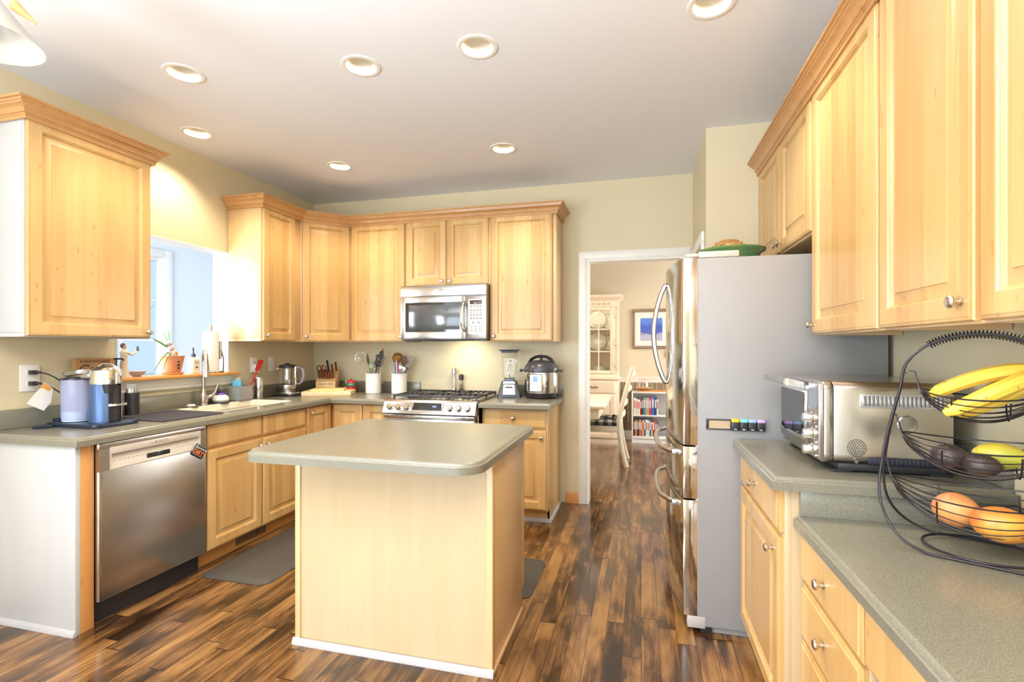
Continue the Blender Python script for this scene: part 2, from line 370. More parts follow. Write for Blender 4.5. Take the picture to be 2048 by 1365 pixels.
m=M(); m.box(.43,.465,3.56,4.24,.01,2.03,.003)
for z0,z1 in ((.15,.85),(1.0,1.9)):
    for y0,y1 in ((3.65,3.86),(3.94,4.15)): m.box(.424,.432,y0,y1,z0,z1,.003)
struct('door_1',m,TRIM)
m=M(); bp_=[(0,0),(.014,0),(.014,.07),(.010,.085),(0,.09)]
m.sweep([(-.515,4.27),(-.63,4.27)][::-1],bp_); struct('baseboard_back',m,MAPLE_DARK)
m=M(); m.sweep([(-.28,7.45),(2.45,7.45)],[(0,0),(.014,0),(.014,.10),(.008,.13),(0,.13)]); struct('baseboard_dining',m,TRIM)
def grass():
    t=Nt('grasscloth_wallpaper'); co=t.n('TexCoord').outputs['Object']; f=t.n('TexNoise',Vector=t.n('Mapping',Vector=co,Scale=(120,1,2.5)).outputs[0],Scale=1.0,Detail=3.0).outputs[0]
    return t.out(Base_Color=t.ramp(f,[(.35,(.10,.07,.045)),(.5,(.24,.18,.12)),(.65,(.42,.33,.23))]),Roughness=.8)
m=M(); m.box(-2.48,2.45,7.444,7.45,.13,.84); struct('trim_6',m,grass())
m=M(); m.sweep([(-2.48,7.45),(2.45,7.45)],[(0,0),(.012,0),(.02,.02),(.02,.045),(.03,.06),(.03,.07),(0,.07)],z=.83); struct('trim_7',m,TRIM)
# windows
def window(name,plane,c,a0,a1,z0,z1,nx=2,nz=3,th=.05,casing=.09,side=1,mt=None):
    """plane 'x' at x=c spanning y a0..a1, or 'y'"""
    def B(m,a,b,z,zz,d0,d1,bev=.003):
        if plane=='x': m.box(min(c+d0,c+d1),max(c+d0,c+d1),a,b,z,zz,bev)
        else: m.box(a,b,min(c+d0,c+d1),max(c+d0,c+d1),z,zz,bev)
    m=M(); w=.045
    B(m,a0,a0+w,z0,z1,-.03,.03); B(m,a1-w,a1,z0,z1,-.03,.03); B(m,a0+w,a1-w,z0,z0+w,-.03,.03); B(m,a0+w,a1-w,z1-w,z1,-.03,.03)
    for i in range(1,nx): q=a0+w+(a1-a0-2*w)*i/nx; B(m,q-.011,q+.011,z0+w,z1-w,-.014,.014)
    for i in range(1,nz): q=z0+w+(z1-z0-2*w)*i/nz; B(m,a0+w,a1-w,q-.011,q+.011,-.0139,.0139)
    f=struct(name,m,mt or TRIM)
    m=M(); s=side
    B(m,a0-casing,a0,z0-casing,z1+casing,s*.065,s*.085); B(m,a1,a1+casing,z0-casing,z1+casing,s*.065,s*.085); B(m,a0,a1,z1,z1+casing,s*.065,s*.085); B(m,a0,a1,z0-casing,z0,s*.065,s*.085)
    struct('window_casing',m,mt or TRIM,f)
    m=M(); B(m,a0+w,a1-w,z0+w,z1-w,-.003,.003,0); struct('window_pane',m,PANE,f); return f
window('window_1','x',-5.66,3.85,4.80,.9,2.42,2,3)
window('window_2','x',-5.66,1.5,2.5,.25,2.4,1,1); window('window_3','x',-5.66,2.75,3.55,.25,2.4,1,1)
window('window_4','x',-3.18,-1.9,.1,.8,2.1,2,2)
window('window_5','x',2.51,5.0,7.0,.7,2.2,3,2,side=-1)  # unseen window, put in with the dining side light
window('door_2','y',-2.94,-2.8,.1,0,2.12,2,1,side=1)
window('window_6','y',1.25,-5.2,-3.6,.5,2.4,2,2)
# outside: ground, deck railing and bare trees
m=M(); m.box(-30,-5.9,-12,20,-.4,-.35); m.box(-5.9,10,-20,-3.0,-.4,-.35); struct('ground',m,plain('pale_winter_lawn',(.50,.55,.55),.9,0,2))
m=M(); m.box(-8.2,-5.73,.5,7.5,-.30,-.10); struct('deck',m,plain('grey_deck_boards',(.45,.52,.58),.7,0,5))
RAILM=plain('pale_deck_rail',(.55,.70,.80),.6)
r=thing('deck_railing','pale horizontal slatted deck railing outside the sunroom window','railing',(-8.0,3.5,-.10))
m=M()
for z in (.12,.30,.48,.66,.84): m.box(-8.02,-7.98,.7,7.4,z,z+.06,.004)
part('rail_slats',m,RAILM,r,True)
for y in (.7,2.3,3.9,5.5,7.3):
    m=M(); m.box(-8.05,-7.95,y-.05,y+.05,-.10,1.0,.004); part('post',m,RAILM,r,True)
def tree(x,y,h,seed,label):
    rg=random.Random(seed); t=thing('bare_tree',label,'tree',(x,y,-.35),0,'bare trees outside the sunroom')
    m=M(); m.tube([(0,0,0),(.05,.02,h*.4),(-.03,.05,h*.75),(.02,.0,h)],[.10,.08,.05,.015],7); part('trunk',m,plain('frosted_bark',(.50,.50,.47),.9,0,8),t)
    m=M()
    for i in range(46):
        z=h*rg.uniform(.12,.95); a=rg.uniform(0,2*PI); L=h*.38*(1.1-z/h)*rg.uniform(.6,1.3)+.3
        p0=Vector((0,0,z)); p1=p0+Vector((math.cos(a)*L*.5,math.sin(a)*L*.5,L*.22)); p2=p0+Vector((math.cos(a+.3)*L,math.sin(a+.3)*L,L*.6))
        m.tube([p0,p1,p2],[.025,.014,.004],5)
        for k in range(6):
            q=p1.lerp(p2,rg.random()); b=rg.uniform(0,2*PI); m.tube([q,q+Vector((math.cos(b)*.4,math.sin(b)*.4,rg.uniform(.05,.5)))],[.010,.003],4)
    part('branches',m,plain('frosted_twigs',(.62,.64,.60),.9),t)
tree(-11.5,6.2,5.2,3,'bare frosted tree seen through the sunroom window, nearer the railing')
tree(-19,12.5,6.5,5,'taller bare tree farther off beyond the deck railing')
tree(-14,3.2,4.2,11,'low bare tree left of the others behind the deck railing')
# ------------------------------------------------------------------ cabinets
def rect(x0,x1,z0,z1,i,y): return [(x0+i,y,z0+i),(x1-i,y,z0+i),(x1-i,y,z1-i),(x0+i,y,z1-i)]
def door_mesh(x0,x1,z0,z1,kind='raised'):
    m=M()
    if kind=='slab': L=[(0,0),(0,-.012),(.004,-.015),(.011,-.0165),(.014,-.020)]
    else:
        s=.056
        L=[(0,0),(0,-.013),(.003,-.017),(.009,-.0185),(.011,-.020),(s,-.020),(s+.004,-.0155),(s+.006,-.0150),(s+.008,-.011),(s+.011,-.0060),(s+.014,-.0060),(s+.042,-.0155),(s+.0425,-.018)]
    m.rings([rect(x0,x1,z0,z1,i,y) for i,y in L],close0=True,close1=True); return m
KN=[(.0,0),(.009,0),(.0095,.002),(.006,.004),(.005,.010),(.0065,.014),(.013,.017),(.0155,.021),(.0155,.024),(.012,.028),(.005,.030),(0,.030)]
def knob(parent,x,y,z,sc=1):
    m=M(); m.lathe([(r*sc,h*sc) for r,h in KN],(x,y,z),20,rot=Matrix.Rotation(PI/2,4,'X')); return part('knob',m,NICKEL,parent,label='round satin nickel knob')
def cabinet(name,label,loc,rz,w,d,z0,z1,fronts,toe=0,mt=MAPLE,side=None,group=None,lip=True,cat='cabinet'):
    t=thing(name,label,cat,(loc[0],loc[1],z0 if not toe else 0),rz,group); h=z1-z0
    m=M()
    if toe:
        m.box(0,w,0,.018,toe,z1,.001); m.box(0,.016,.018,d,toe,z1); m.box(w-.016,w,.018,d,toe,z1); m.box(.016,w-.016,d-.012,d,toe,z1); m.box(.016,w-.016,.018,d-.012,toe,toe+.018); m.box(.002,w-.002,.065,.083,0,toe); m.box(0,.016,.065,d,0,toe); m.box(w-.016,w,.065,d,0,toe)
    else:
        m.box(0,w,.018,d,.018,h,.001); m.box(0,w,0,.018,0,h,.001); m.box(0,.016,.018,d,0,.02); m.box(w-.016,w,.018,d,0,.02)
    part('body',m,side or MAPLE_SIDE,t)
    zb=0 if toe else z0
    for f in fronts:
        x0,x1,a,b=f[:4]; kd=f[5] if len(f)>5 else 'raised'
        o=part('drawer' if kd=='slab' else 'door',door_mesh(x0,x1,a-zb,b-zb,kd),mt,t)
        if f[4]: knob(o,f[4][0],-.020,f[4][1]-zb)
    return t
R90=PI/2
UG='maple wall cabinets'; BG='maple base cabinets'
# left wall uppers (face +X): local x -> world +Y
cabinet('wall_cabinet','maple wall cabinet alone on the left wall above the coffee machine',(-2.81,1.695),R90,.62,.305,1.38,2.43,[(.006,.614,1.386,2.424,(.592,1.42))],side=PANEL_DAYLIT,group=UG)
cabinet('wall_cabinet','narrow maple wall cabinet at the right edge of the pass-through opening',(-2.81,3.205),R90,.46,.305,1.38,2.43,[(.012,.372,1.386,2.424,(.038,1.425))],group=UG)
# diagonal corner cabinet
t=thing('corner_wall_cabinet','diagonal maple corner wall cabinet with one tall door','cabinet',(-2.81,3.665,1.38),0,UG)
m=M(); m.prism([(0,0),(.295,.295),(.295,.60),(-.305,.60),(-.305,0)],0,1.05,bev=.001); part('body',m,MAPLE_SIDE,t)
L=.295*math.sqrt(2); m=door_mesh(.012,L-.012,.006,1.044); m.b.transform(Matrix.Rotation(PI/4,4,'Z')); dd=part('door',m,MAPLE,t)
m=M(); m.lathe(KN,(.040,-.020,.045),20,rot=Matrix.Rotation(PI/2,4,'X')); m.b.transform(Matrix.Rotation(PI/4,4,'Z')); part('knob',m,NICKEL,dd,label='round satin nickel knob')
cabinet('wall_cabinet','tall maple wall cabinet just left of the microwave',(-2.512,3.96),0,.535,.305,1.38,2.43,[(.010,.530,1.386,2.424,(.503,1.425))],group=UG)
cabinet('wall_cabinet','short two-door maple cabinet above the microwave',(-1.975,3.96),0,.762,.305,1.855,2.43,[(.010,.375,1.861,2.424,(.345,1.895)),(.387,.752,1.861,2.424,(.417,1.895))],group=UG)
cabinet('wall_cabinet','wide maple wall cabinet above the pressure cooker, nearest the doorway',(-1.211,3.96),0,.555,.305,1.38,2.43,[(.010,.525,1.386,2.424,(.035,1.425))],group=UG)
# right wall uppers (face -X): local x -> world -Y
RU='maple wall cabinets on the right wall'
cabinet('wall_cabinet','short two-door maple cabinet over the refrigerator',(.730,3.412),-R90,1.0,.315,1.83,2.43,[(.008,.494,1.836,2.424,(.462,1.875)),(.504,.990,1.836,2.424,(.536,1.875))],group=RU)
cabinet('wall_cabinet','tall maple wall cabinet next to the refrigerator, above the toaster oven',(.730,2.41),-R90,.625,.315,1.38,2.43,[(.008,.617,1.386,2.424,(.030,1.425))],group=RU)
cabinet('wall_cabinet','tall maple wall cabinet with big knob above the fruit basket',(.730,1.783),-R90,.465,.315,1.38,2.43,[(.008,.457,1.386,2.424,(.420,1.432))],group=RU)
cabinet('wall_cabinet','maple wall cabinet nearest the camera, cut off by the right edge',(.730,1.316),-R90,.60,.315,1.38,2.43,[(.012,.590,1.386,2.424,(.555,1.425))],group=RU)
# crown mouldings
CP=[(0,-.012),(.010,-.012),(.010,.004),(.014,.006),(.014,.012),(.020,.014),(.024,.028),(.036,.042),(.044,.045),(.046,.052),(.052,.053),(.054,.062),(.064,.064),(.064,.075),(0,.075)]
m=M(); m.sweep([(-3.118,1.693),(-2.79,1.693),(-2.79,2.317),(-3.118,2.317)],CP); solo('crown_molding',m,CROWN,'stained crown moulding round the top of the lone left wall cabinet','molding',(0,0,2.415))
m=M(); m.sweep([(-3.118,3.203),(-2.79,3.203),(-2.79,3.657),(-2.504,3.943),(-.654,3.943),(-.654,4.268)],CP); solo('crown_molding',m,CROWN,'stained crown moulding running over the corner and microwave cabinets','molding',(0,0,2.415))
m=M(); m.sweep([(.712,3.413),(.712,.715),(1.048,.715)],CP); solo('crown_molding',m,CROWN,'stained crown moulding along the right wall cabinets','molding',(0,0,2.415))
# base cabinets left (face +X)
t=thing('end_panel','pale end panel with daylight white in its colour and orange edge closing the left counter run','panel',(-2.52,1.72,0))
m=M(); m.box(-3.118,-2.512,1.712,1.735,.0,.874,.001); part('side_panel',m,PANEL_DAYLIT,t,True)
m=M(); m.box(-2.60,-2.512,1.735,1.793,.0,.874,.001); part('filler_stile',m,MAPLE_DARK,t,True)
m=M(); m.sweep([(-3.118,1.712),(-2.508,1.712)],[(0,0),(.014,0),(.012,.012),(.006,.022),(0,.026)]); part('shoe_molding',m,SHOE,t,True)
cabinet('base_cabinet','double maple sink base cabinet with two false drawer fronts',(-2.52,2.418),R90,.915,.59,.10,.874,
  [(.008,.449,.728,.860,None,'slab'),(.462,.907,.728,.860,None,'slab'),(.008,.449,.112,.712,(.418,.665)),(.462,.907,.112,.712,(.492,.665))],toe=.10,mt=MAPLE,side=MAPLE_DARK,group=BG)
cabinet('base_cabinet','narrow full-height maple base door right of the sink base',(-2.52,3.335),R90,.345,.59,.10,.874,[(.012,.315,.112,.860,(.045,.815))],toe=.10,side=MAPLE_DARK,group=BG)
cabinet('corner_base_cabinet','maple corner base cabinet door facing the room left of the range',(-2.518,3.68),0,.303,.58,.10,.874,[(.031,.293,.112,.860,None)],toe=.10,side=MAPLE_DARK,group=BG)
cabinet('base_cabinet','narrow maple base cabinet touching the left side of the range',(-2.213,3.68),0,.237,.58,.10,.874,[(.008,.229,.112,.860,(.200,.815))],toe=.10,side=MAPLE_DARK,group=BG)
cabinet('base_cabinet','maple drawer and door base cabinet right of the range, under the pressure cooker',(-1.188,3.68),0,.515,.58,.10,.874,[(.010,.503,.722,.860,(.25,.795),'slab'),(.010,.503,.112,.706,(.468,.655))],toe=.10,side=MAPLE,group=BG)
m=M(); m.sweep([(-1.188,3.743),(-.672,3.743),(-.672,4.255)],[(0,0),(.013,0),(.011,.012),(.006,.022),(0,.026)]); solo('shoe_molding',m,SHOE,'pale shoe moulding at the foot of the base cabinet right of the range','molding')
# vent in toe kick
t=thing('floor_vent','brown slotted vent grille in the toe kick under the sink cabinet','vent',(-2.585,2.855,.05),R90)
m=M(); m.box(-.15,.15,-.006,0,-.038,.038,.002); part('frame',m,MAPLE_DARK,t)
m=M()
for i in range(22): m.box(-.137+i*.0125,-.130+i*.0125,-.0075,-.004,-.026,.026)
part('slots',m,BLACKM,t)
# right side base
cabinet('base_cabinet','maple base cabinet with drawer and door under the toaster oven counter',(.452,2.44),-R90,.655,.59,.10,.874,[(.006,.640,.722,.862,(.31,.795),'slab'),(.006,.640,.112,.706,(.585,.650))],toe=.10,side=MAPLE_PALE,group=BG)
t=cabinet('desk_drawer_unit','stack of three maple drawers under the lower desk counter',(.512,1.783),-R90,.467,.53,.10,.752,[(.006,.461,.590,.738,(.225,.665),'slab'),(.006,.461,.408,.578,(.225,.498),'slab'),(.006,.461,.112,.396,(.225,.26),'slab')],toe=.10,side=MAPLE_PALE,cat='drawers')
t=thing('desk_apron','maple apron drawer front beside the drawer stack, cut off at the bottom right','apron',(.512,1.31,0),-R90)
part('drawer',door_mesh(.004,.75,.600,.738,'slab'),MAPLE,t); m=M(); m.box(0,.76,0,.018,.58,.752,.001); m.box(.745,.76,0,.52,.0,.752); part('body',m,MAPLE_PALE,t)
# ------------------------------------------------------------------ counters
CZ_=.9142
def edge_slab(m,poly,z1,th=.04,holes=None):
    L=[(0,z1-th),(0,z1-.014),(.003,z1-.010),(.008,z1-.0095),(.010,z1-.004),(.015,z1)]
    R=[[(x,y,z) for x,y in inset(poly,i)] for i,z in L]
    m.rings(R,close0=True,close1=not holes)
    if holes:
        m.add(holed([(p[0],p[1]) for p in R[-1]],holes,z1,up=True))
        for h in holes: m.rings([[(x,y,z1) for x,y in h],[(x,y,z1-th) for x,y in h]],close1=False)
SINK=rpoly(-3.0,-2.63,2.66,3.33,.04)
m=M(); edge_slab(m,[(-3.118,1.69),(-2.472,1.69),(-2.472,3.60),(-1.978,3.60),(-1.978,4.268),(-3.118,4.268)],.914,holes=[SINK[::-1]])
t=thing('countertop','L-shaped speckled grey-green countertop holding the sink and coffee machine','countertop',(-2.8,2.6,.874)); part('worktop',m,COUNTER,t,True)
t=thing('backsplash','grey-green backsplash strip behind the sink and corner counter','backsplash',(-3.1,2.9,CZ_))
m=M(); m.box(-3.118,-3.10,1.69,4.268,.9142,1.012,.003); m.box(-3.0995,-1.978,4.25,4.268,.9142,1.012,.003); part('strip',m,COUNTER,t,True)
m=M(); m.rings([[(x,y,z) for x,y in inset(SINK,i)] for i,z in ((-.012,.9155),(0,.9165),(.004,.912),(.008,.88),(.02,.745),(.05,.725))]); m.cyl((-2.8,3.0,.7252),(-2.8,3.0,.728),.04); solo('sink',m,CREAM,'cream undermount sink set in the grey-green counter by the faucet','sink',(-2.815,2.995,.725),world=True)
t=thing('countertop','small square grey-green countertop under the blender and pressure cooker','countertop',(-.93,3.93,.874)); m=M(); edge_slab(m,[(-1.197,3.595),(-.640,3.595),(-.640,4.268),(-1.197,4.268)],.914); part('worktop',m,COUNTER,t,True)
t=thing('backsplash','short grey-green backsplash behind the pressure cooker','backsplash',(-.92,4.26,CZ_))
m=M(); m.box(-1.19,-.643,4.25,4.268,.9142,1.006,.003); part('strip',m,COUNTER,t,True)
t=thing('countertop','raised grey-green countertop under the toaster oven','countertop',(.72,2.1,.874)); m=M(); edge_slab(m,[(.405,1.745),(1.048,1.745),(1.048,2.45),(.405,2.45)],.914); part('worktop',m,COUNTER,t,True)
t=thing('backsplash','short grey-green backsplash behind the toaster oven','backsplash',(1.04,2.1,CZ_))
m=M(); m.box(1.03,1.048,1.765,2.45,.9142,1.012,.003); part('strip',m,COUNTER,t,True)
t=thing('countertop','lower desk-height grey-green countertop under the fruit basket','countertop',(.76,1.2,.752)); m=M(); edge_slab(m,[(.475,.55),(1.048,.55),(1.048,1.782),(.475,1.782)],.79,.038); part('worktop',m,COUNTER,t,True)
t=thing('backsplash','dark grey-green riser between the low desk counter and the toaster counter','backsplash',(.76,1.77,.79))
m=M(); m.box(.492,1.029,1.764,1.782,.7902,.872,.001); part('strip',m,COUNTER,t,True)
t=thing('backsplash','grey-green backsplash strip along the right wall behind the fruit basket','backsplash',(1.04,1.2,.79)); m=M(); m.box(1.03,1.048,.55,1.782,.7902,.872,.001); part('strip',m,COUNTER,t,True)
# ------------------------------------------------------------------ island
t=thing('kitchen_island','square maple kitchen island in the middle of the floor, under the grey top','island',(-1.04,2.23,0))
m=M(); m.box(-1.49,-.593,1.94,2.52,.10,.874); m.box(-1.49,-.593,1.94,2.45,0,.10); part('body',m,MAPLE_PALE,t,True)
m=M(); m.box(-1.482,-.598,1.931,1.94,.0,.874); part('front_panel',m,MAPLE_PALE,t,True)
m=M(); m.box(-.593,-.586,1.962,2.47,0,.874,.001); m.box(-.5935,-.5862,2.47,2.522,.10,.874,.001); part('side_panel',m,MAPLE_SIDE,t,True)
for x0,x1 in ((-1.505,-1.478),(-.604,-.578)):
    m=M(); m.box(x0,x1,1.924,1.962,.0,.874,.003); part('corner_trim',m,MAPLE_SIDE,t,True)
m=M(); m.sweep([(-1.512,1.924),(-.573,1.924)],[(0,0),(.014,0),(.012,.014),(.007,.024),(0,.028)]); part('shoe_molding',m,SHOE,t,True)
m=M(); m.box(-.586,-.574,1.93,2.45,0,.02,.002); part('shoe_molding',m,MAPLE_SIDE,t,True)
for x0,x1,kx in ((-1.485,-1.045,-1.08),(-1.035,-.598,-1.0)):
    m=door_mesh(-x1,-x0,.112,.860); m.b.transform(Matrix.Translation((0,2.52,0))@Matrix.Rotation(PI,4,'Z')); d=part('door',m,MAPLE,t,True)
    m=M(); m.lathe(KN,(kx,2.54,.8),20,rot=Matrix.Rotation(-PI/2,4,'X')); part('knob',m,NICKEL,d,True)
m=M(); edge_slab(m,rpoly(-1.557,-.553,1.655,2.605,[.075,.10,.02,.02],8),.914,.042); solo('countertop',m,COUNTER,'grey-green rounded-corner countertop overhanging the island','countertop',(-1.05,2.13,.874),world=True)
# ------------------------------------------------------------------ dishwasher
t=thing('dishwasher','stainless steel dishwasher built in beneath the left counter','dishwasher',(-2.49,2.10,0),R90)
# local: x = Y-2.10, y = -(X+2.49)
m=M(); m.box(-.278,.300,.03,.58,.10,.868,.004); part('tub',m,BLACKM,t)
m=M(); m.box(-.278,.304,.06,.45,0,.112); part('toe_kick',m,BLACK,t,label='recessed black toe kick')
m=M(); prof=[(-.304,.006),(-.300,.0),(-.29,-.003),(.29,-.003),(.300,.0),(.304,.006),(.304,.028),(-.304,.028)]
m.prism(prof,.118,.735,bev=.0015); m.prism(prof,.842,.868,bev=.001); m.box(-.304,-.252,-.002,.028,.735,.842); m.box(.262,.304,-.002,.028,.735,.842); m.box(-.252,.262,.022,.028,.735,.842)
d=part('door',m,STEEL,t)
m=M(); m.rings([[(x,y,z) for x,y,z in ((-.25+a,c,.735),(.26-a,c,.735),(.26-a,c,.842),(-.25+a,c,.842))] for a,c in ((0,-.002),(.004,-.002))],close1=False)
m.quad([(-.25,-.001,.742),(.26,-.001,.742),(.26,.02,.80),(-.25,.02,.80)]); m.box(-.25,.26,-.002,.004,.735,.744,.001); m.box(-.252,-.244,-.0025,.02,.735,.842); m.box(.254,.262,-.0025,.02,.735,.842)
m.box(-.25,.26,-.004,.0,.812,.845,.001); part('pocket_handle',m,plain('light_control_strip',(.66,.62,.55),.3,.3),d)
Tf=Matrix.Rotation(math.radians(70),4,'X')
m=M(); m.box(-.06,.07,.001,.0045,.752,.776,.001); part('display',m,DARKGLASS,t)
m=M()
for i in range(7):
    for x in (-.225+i*.022,.09+i*.021): m.box(x,x+.010,.0035,.0045,.775,.7765); m.box(x+.003,x+.006,.0005,.0015,.750,.7515)
part('button_marks',m,INK,t)
m=M(); m.text('BOSCH',.024,Matrix.Translation((.015,-.0042,.829))@Matrix.Rotation(R90,4,'X'),.0003,bold=.0004); m.tube([(-.041+.008*math.cos(a),-.0042,.829+.008*math.sin(a)) for a in [i*PI/8 for i in range(16)]],.0009,5,True); m.box(-.0455,-.0365,-.0045,-.004,.8283,.8297)
part('logo',m,plain('grey_lettering',(.30,.29,.28),.4),d)
# magnet
t=thing('dishwasher_magnet','small black tilted magnet lettered DIRTY stuck on the dishwasher front','magnet',(-2.485,2.350,.727),R90)
Tm=Matrix.Rotation(math.radians(-22),4,'Y').inverted()
Tm=Matrix.Rotation(math.radians(32),4,'Y')
m=M(); m.box(-.043,.043,-.008,0,-.032,.032,.001); m.b.transform(Tm); part('plate',m,BLACK,t)
m=M(); m.T=Tm; m.text('DIRTY',.033,Matrix.Translation((0,-.0082,-.013))@Matrix.Rotation(R90,4,'X'),.0003,bold=.0006); part('lettering',m,plain('orange_lettering',(.80,.20,.06),.5),t)
m=M(); m.T=Tm; m.text('Sorry',.024,Matrix.Translation((-.017,-.0082,.014))@Matrix.Rotation(R90,4,'X'),.0003,shear=.35); m.text("WE'RE",.014,Matrix.Translation((.023,-.0082,.012))@Matrix.Rotation(R90,4,'X'),.0003)
for a in ((-.041,.041,-.0295,-.0285),(-.041,.041,.0285,.0295),): m.box(a[0],a[1],-.0084,-.0078,a[2],a[3])
for a in (-.041,.040): m.box(a,a+.001,-.0084,-.0078,-.0295,.0295)
part('lettering',m,plain('cream_lettering',(.8,.76,.66),.5),t)
# ------------------------------------------------------------------ range
t=thing('gas_range','stainless slide-in gas range with six knobs between the back counters','range',(-1.588,3.60,0))
# local x -.38...38
m=M(); m.box(-.375,.375,.06,.64,.03,.905,.003); m.box(-.36,.36,.10,.60,0,.03); part('body',m,STEEL,t)
m=M(); m.box(-.378,.378,.055,.655,.905,.918,.003); part('cooktop',m,steel('cooktop_steel',(.55,.53,.5),.25,0),t)
m=M(); pr_=[(-.055,.812),(-.060,.818),(-.022,.905),(-.010,.921),(.06,.921),(.06,.812)]
a=M(); a.prism([(y,z) for y,z in pr_],-.385,.385,bev=.003); a.b.transform(Matrix(((0,0,1,0),(1,0,0,0),(0,1,0,0),(0,0,0,1)))); cp=part('control_panel',a,STEEL_H,t)
nv=Vector((0,-.0871,.0380)).normalized(); nv=Vector((0,-.916,.400))
def onp(x,s,o=0): # point on slanted face, s from bottom 0..1
    p=Vector((x,-.060+.038*s,.818+.087*s)); return p+nv*o
RP=nv.to_track_quat('Z','Y').to_matrix().to_4x4()
for x in (-.322,-.250,-.178,.178,.250,.322):
    m=M(); m.lathe([(0,0),(.0255,0),(.0255,.003),(.0225,.006),(.0215,.028),(.019,.032),(0,.033)],onp(x,.52),28,rot=RP)
    k=part('knob',m,CHROME,t); m=M(); m.box(-.0015,.0015,-.019,.0,.0325,.034); m.b.transform(Matrix.Translation(onp(x,.52))@RP); part('pointer',m,INK,k)
m=M(); Td=Matrix(((1,0,0,0),(0,0.400,nv.y,0),(0,.916,nv.z,0),(0,0,0,1)))
def disp(m,x0,x1,s0,s1,sk,o0,o1):
    A=[onp(x0-sk,s0,o0),onp(x1+sk,s0,o0),onp(x1,s1,o0),onp(x0,s1,o0)]; B=[onp(x0-sk*.9,s0,o1),onp(x1+sk*.9,s0,o1),onp(x1,s1,o1),onp(x0,s1,o1)]
    m.rings([A,B],close0=True)
disp(m,-.135,.122,.12,.96,.006,.0,.012); part('display_frame',m,STEEL,t)
m=M(); disp(m,-.120,.108,.28,.90,.010,.011,.0135); d=part('display',m,DARKGLASS,t)
m=M(); disp(m,.038,.072,.56,.66,.0,.0134,.0138); part('lit_readout',m,SCREEN,d)
m=M(); m.box(-.372,.372,-.035,.06,.135,.775,.004); m.box(-.372,.372,-.045,.06,.776,.806,.003); d=part('oven_door',m,STEEL_H,t)
m=M(); 
for x in (-.29,-.22,-.15,-.08,-.01,.06,.13,.20,.27): m.box(x,x+.035,-.046,-.044,.798,.801)
part('vent_slots',m,BLACKM,d)
m=M(); m.cyl((-.33,-.085,.72),(.33,-.085,.72),.013); m.cyl((-.31,-.085,.72),(-.31,-.03,.72),.010); m.cyl((.31,-.085,.72),(.31,-.03,.72),.010); part('handle',m,CHROME,d)
m=M(); m.box(-.25,.25,-.037,-.03,.30,.60,.004); part('window',m,DARKGLASS,d)
m=M(); m.box(-.372,.372,-.02,.06,.04,.125,.004); part('drawer',m,STEEL_H,t)
def grate(x0,x1):
    m=M(); z0,z1=.935,.950; y0,y1=.075,.60
    for x in (x0,x1): m.box(x-.006,x+.006,y0,y1,z0,z1,.002)
    for y in (y0,(y0+y1)/2,y1): m.box(x0,x1,y-.006,y+.006,z0,z1,.002)
    n=5
    for i in range(1,n):
        x=x0+(x1-x0)*i/n
        for a,b in ((y0,y0+.09),((y0+y1)/2-.07,(y0+y1)/2+.07),(y1-.09,y1)): m.box(x-.005,x+.005,a,b,z0+.001,z1-.001,.001)
    for x in (x0+.004,x1-.004):
        for y in (y0+.004,(y0+y1)/2,y1-.004): m.box(x-.007,x+.007,y-.007,y+.007,.918,z0+.002,.001)
    for y in (.14,.28,.40,.54):
        for x in (x0,x1): m.box(x-.008,x+.008,y-.02,y+.02,.938,z1+.001,.002)
    part('grate',m,IRON,t)
for a in ((-.355,-.125),(-.118,.118),(.125,.355)): grate(*a)
for x,y,r in ((-.24,.20,.042),(-.24,.46,.032),(0,.33,.05),(.24,.20,.045),(.24,.46,.030)):
    m=M(); m.lathe([(0,.0),(r*1.2,0),(r*1.2,.004),(r,.006),(r,.012),(r*.9,.016),(0,.017)],(x,y,.918),24); part('burner_cap',m,IRON,t)
# ------------------------------------------------------------------ microwave
t=thing('microwave','stainless over-range microwave mounted beneath the short maple cabinet','microwave',(-1.594,3.87,1.395))
# local x -.38...38, z 0...455
m=M(); m.box(-.377,.377,.012,.395,.004,.452,.003); part('body',m,MAPLE_DARK if False else STEEL,t)
def mfront(x0,x1,z0,z1,y0=-.012,y1=.012,b=.003):
    m=M(); m.box(x0,x1,y0,y1,z0,z1,b); return m
part('top_grille_panel',mfront(-.380,.380,.366,.455),STEEL_H,t)
m=M()
for a in ((-.380,-.336,.008,.362),(.170,.204,.008,.362)): m.box(a[0],a[1],-.012,.012,a[2],a[3],.002)
m.box(-.337,.171,-.0118,.012,.008,.066,.001); m.box(-.337,.171,-.0118,.012,.312,.362,.001); d=part('door',m,STEEL_H,t)
m=M(); m.prism(rpoly(-.340,.172,.062,.316,.012),-.002,.004); m.b.transform(Matrix(((1,0,0,0),(0,0,1,-.006),(0,1,0,0),(0,0,0,1)))); w=part('window',m,DARKGLASS,d)
m=M(); m.box(-.305,.150,-.0095,-.0085,.085,.292,.0005); part('window_screen',m,plain('grey_door_screen',(.07,.08,.09),.12,0,Specular_IOR_Level=.9),w)
m=M(); m.tube([(.195,-.012,.07),(.192,-.035,.082),(.186,-.048,.12),(.180,-.053,.19),(.186,-.048,.26),(.192,-.035,.298),(.195,-.012,.31)],[.010,.011,.010,.010,.010,.011,.010],12,flat=(1,1.3)); part('handle',m,CHROME,d)
part('control_panel',mfront(.208,.380,.008,.362),STEEL_H,t)
m=M(); m.prism(rpoly(.228,.355,.045,.332,.010),-.001,.003); m.b.transform(Matrix(((1,0,0,0),(0,0,1,-.014),(0,1,0,0),(0,0,0,1)))); kp=part('keypad',m,plain('light_grey_keypad',(.66,.66,.64),.4),t)
m=M(); m.box(.241,.345,-.0172,-.0150,.290,.322,.001); part('display',m,plain('brown_display',(.07,.045,.035),.15),kp)
m=M()
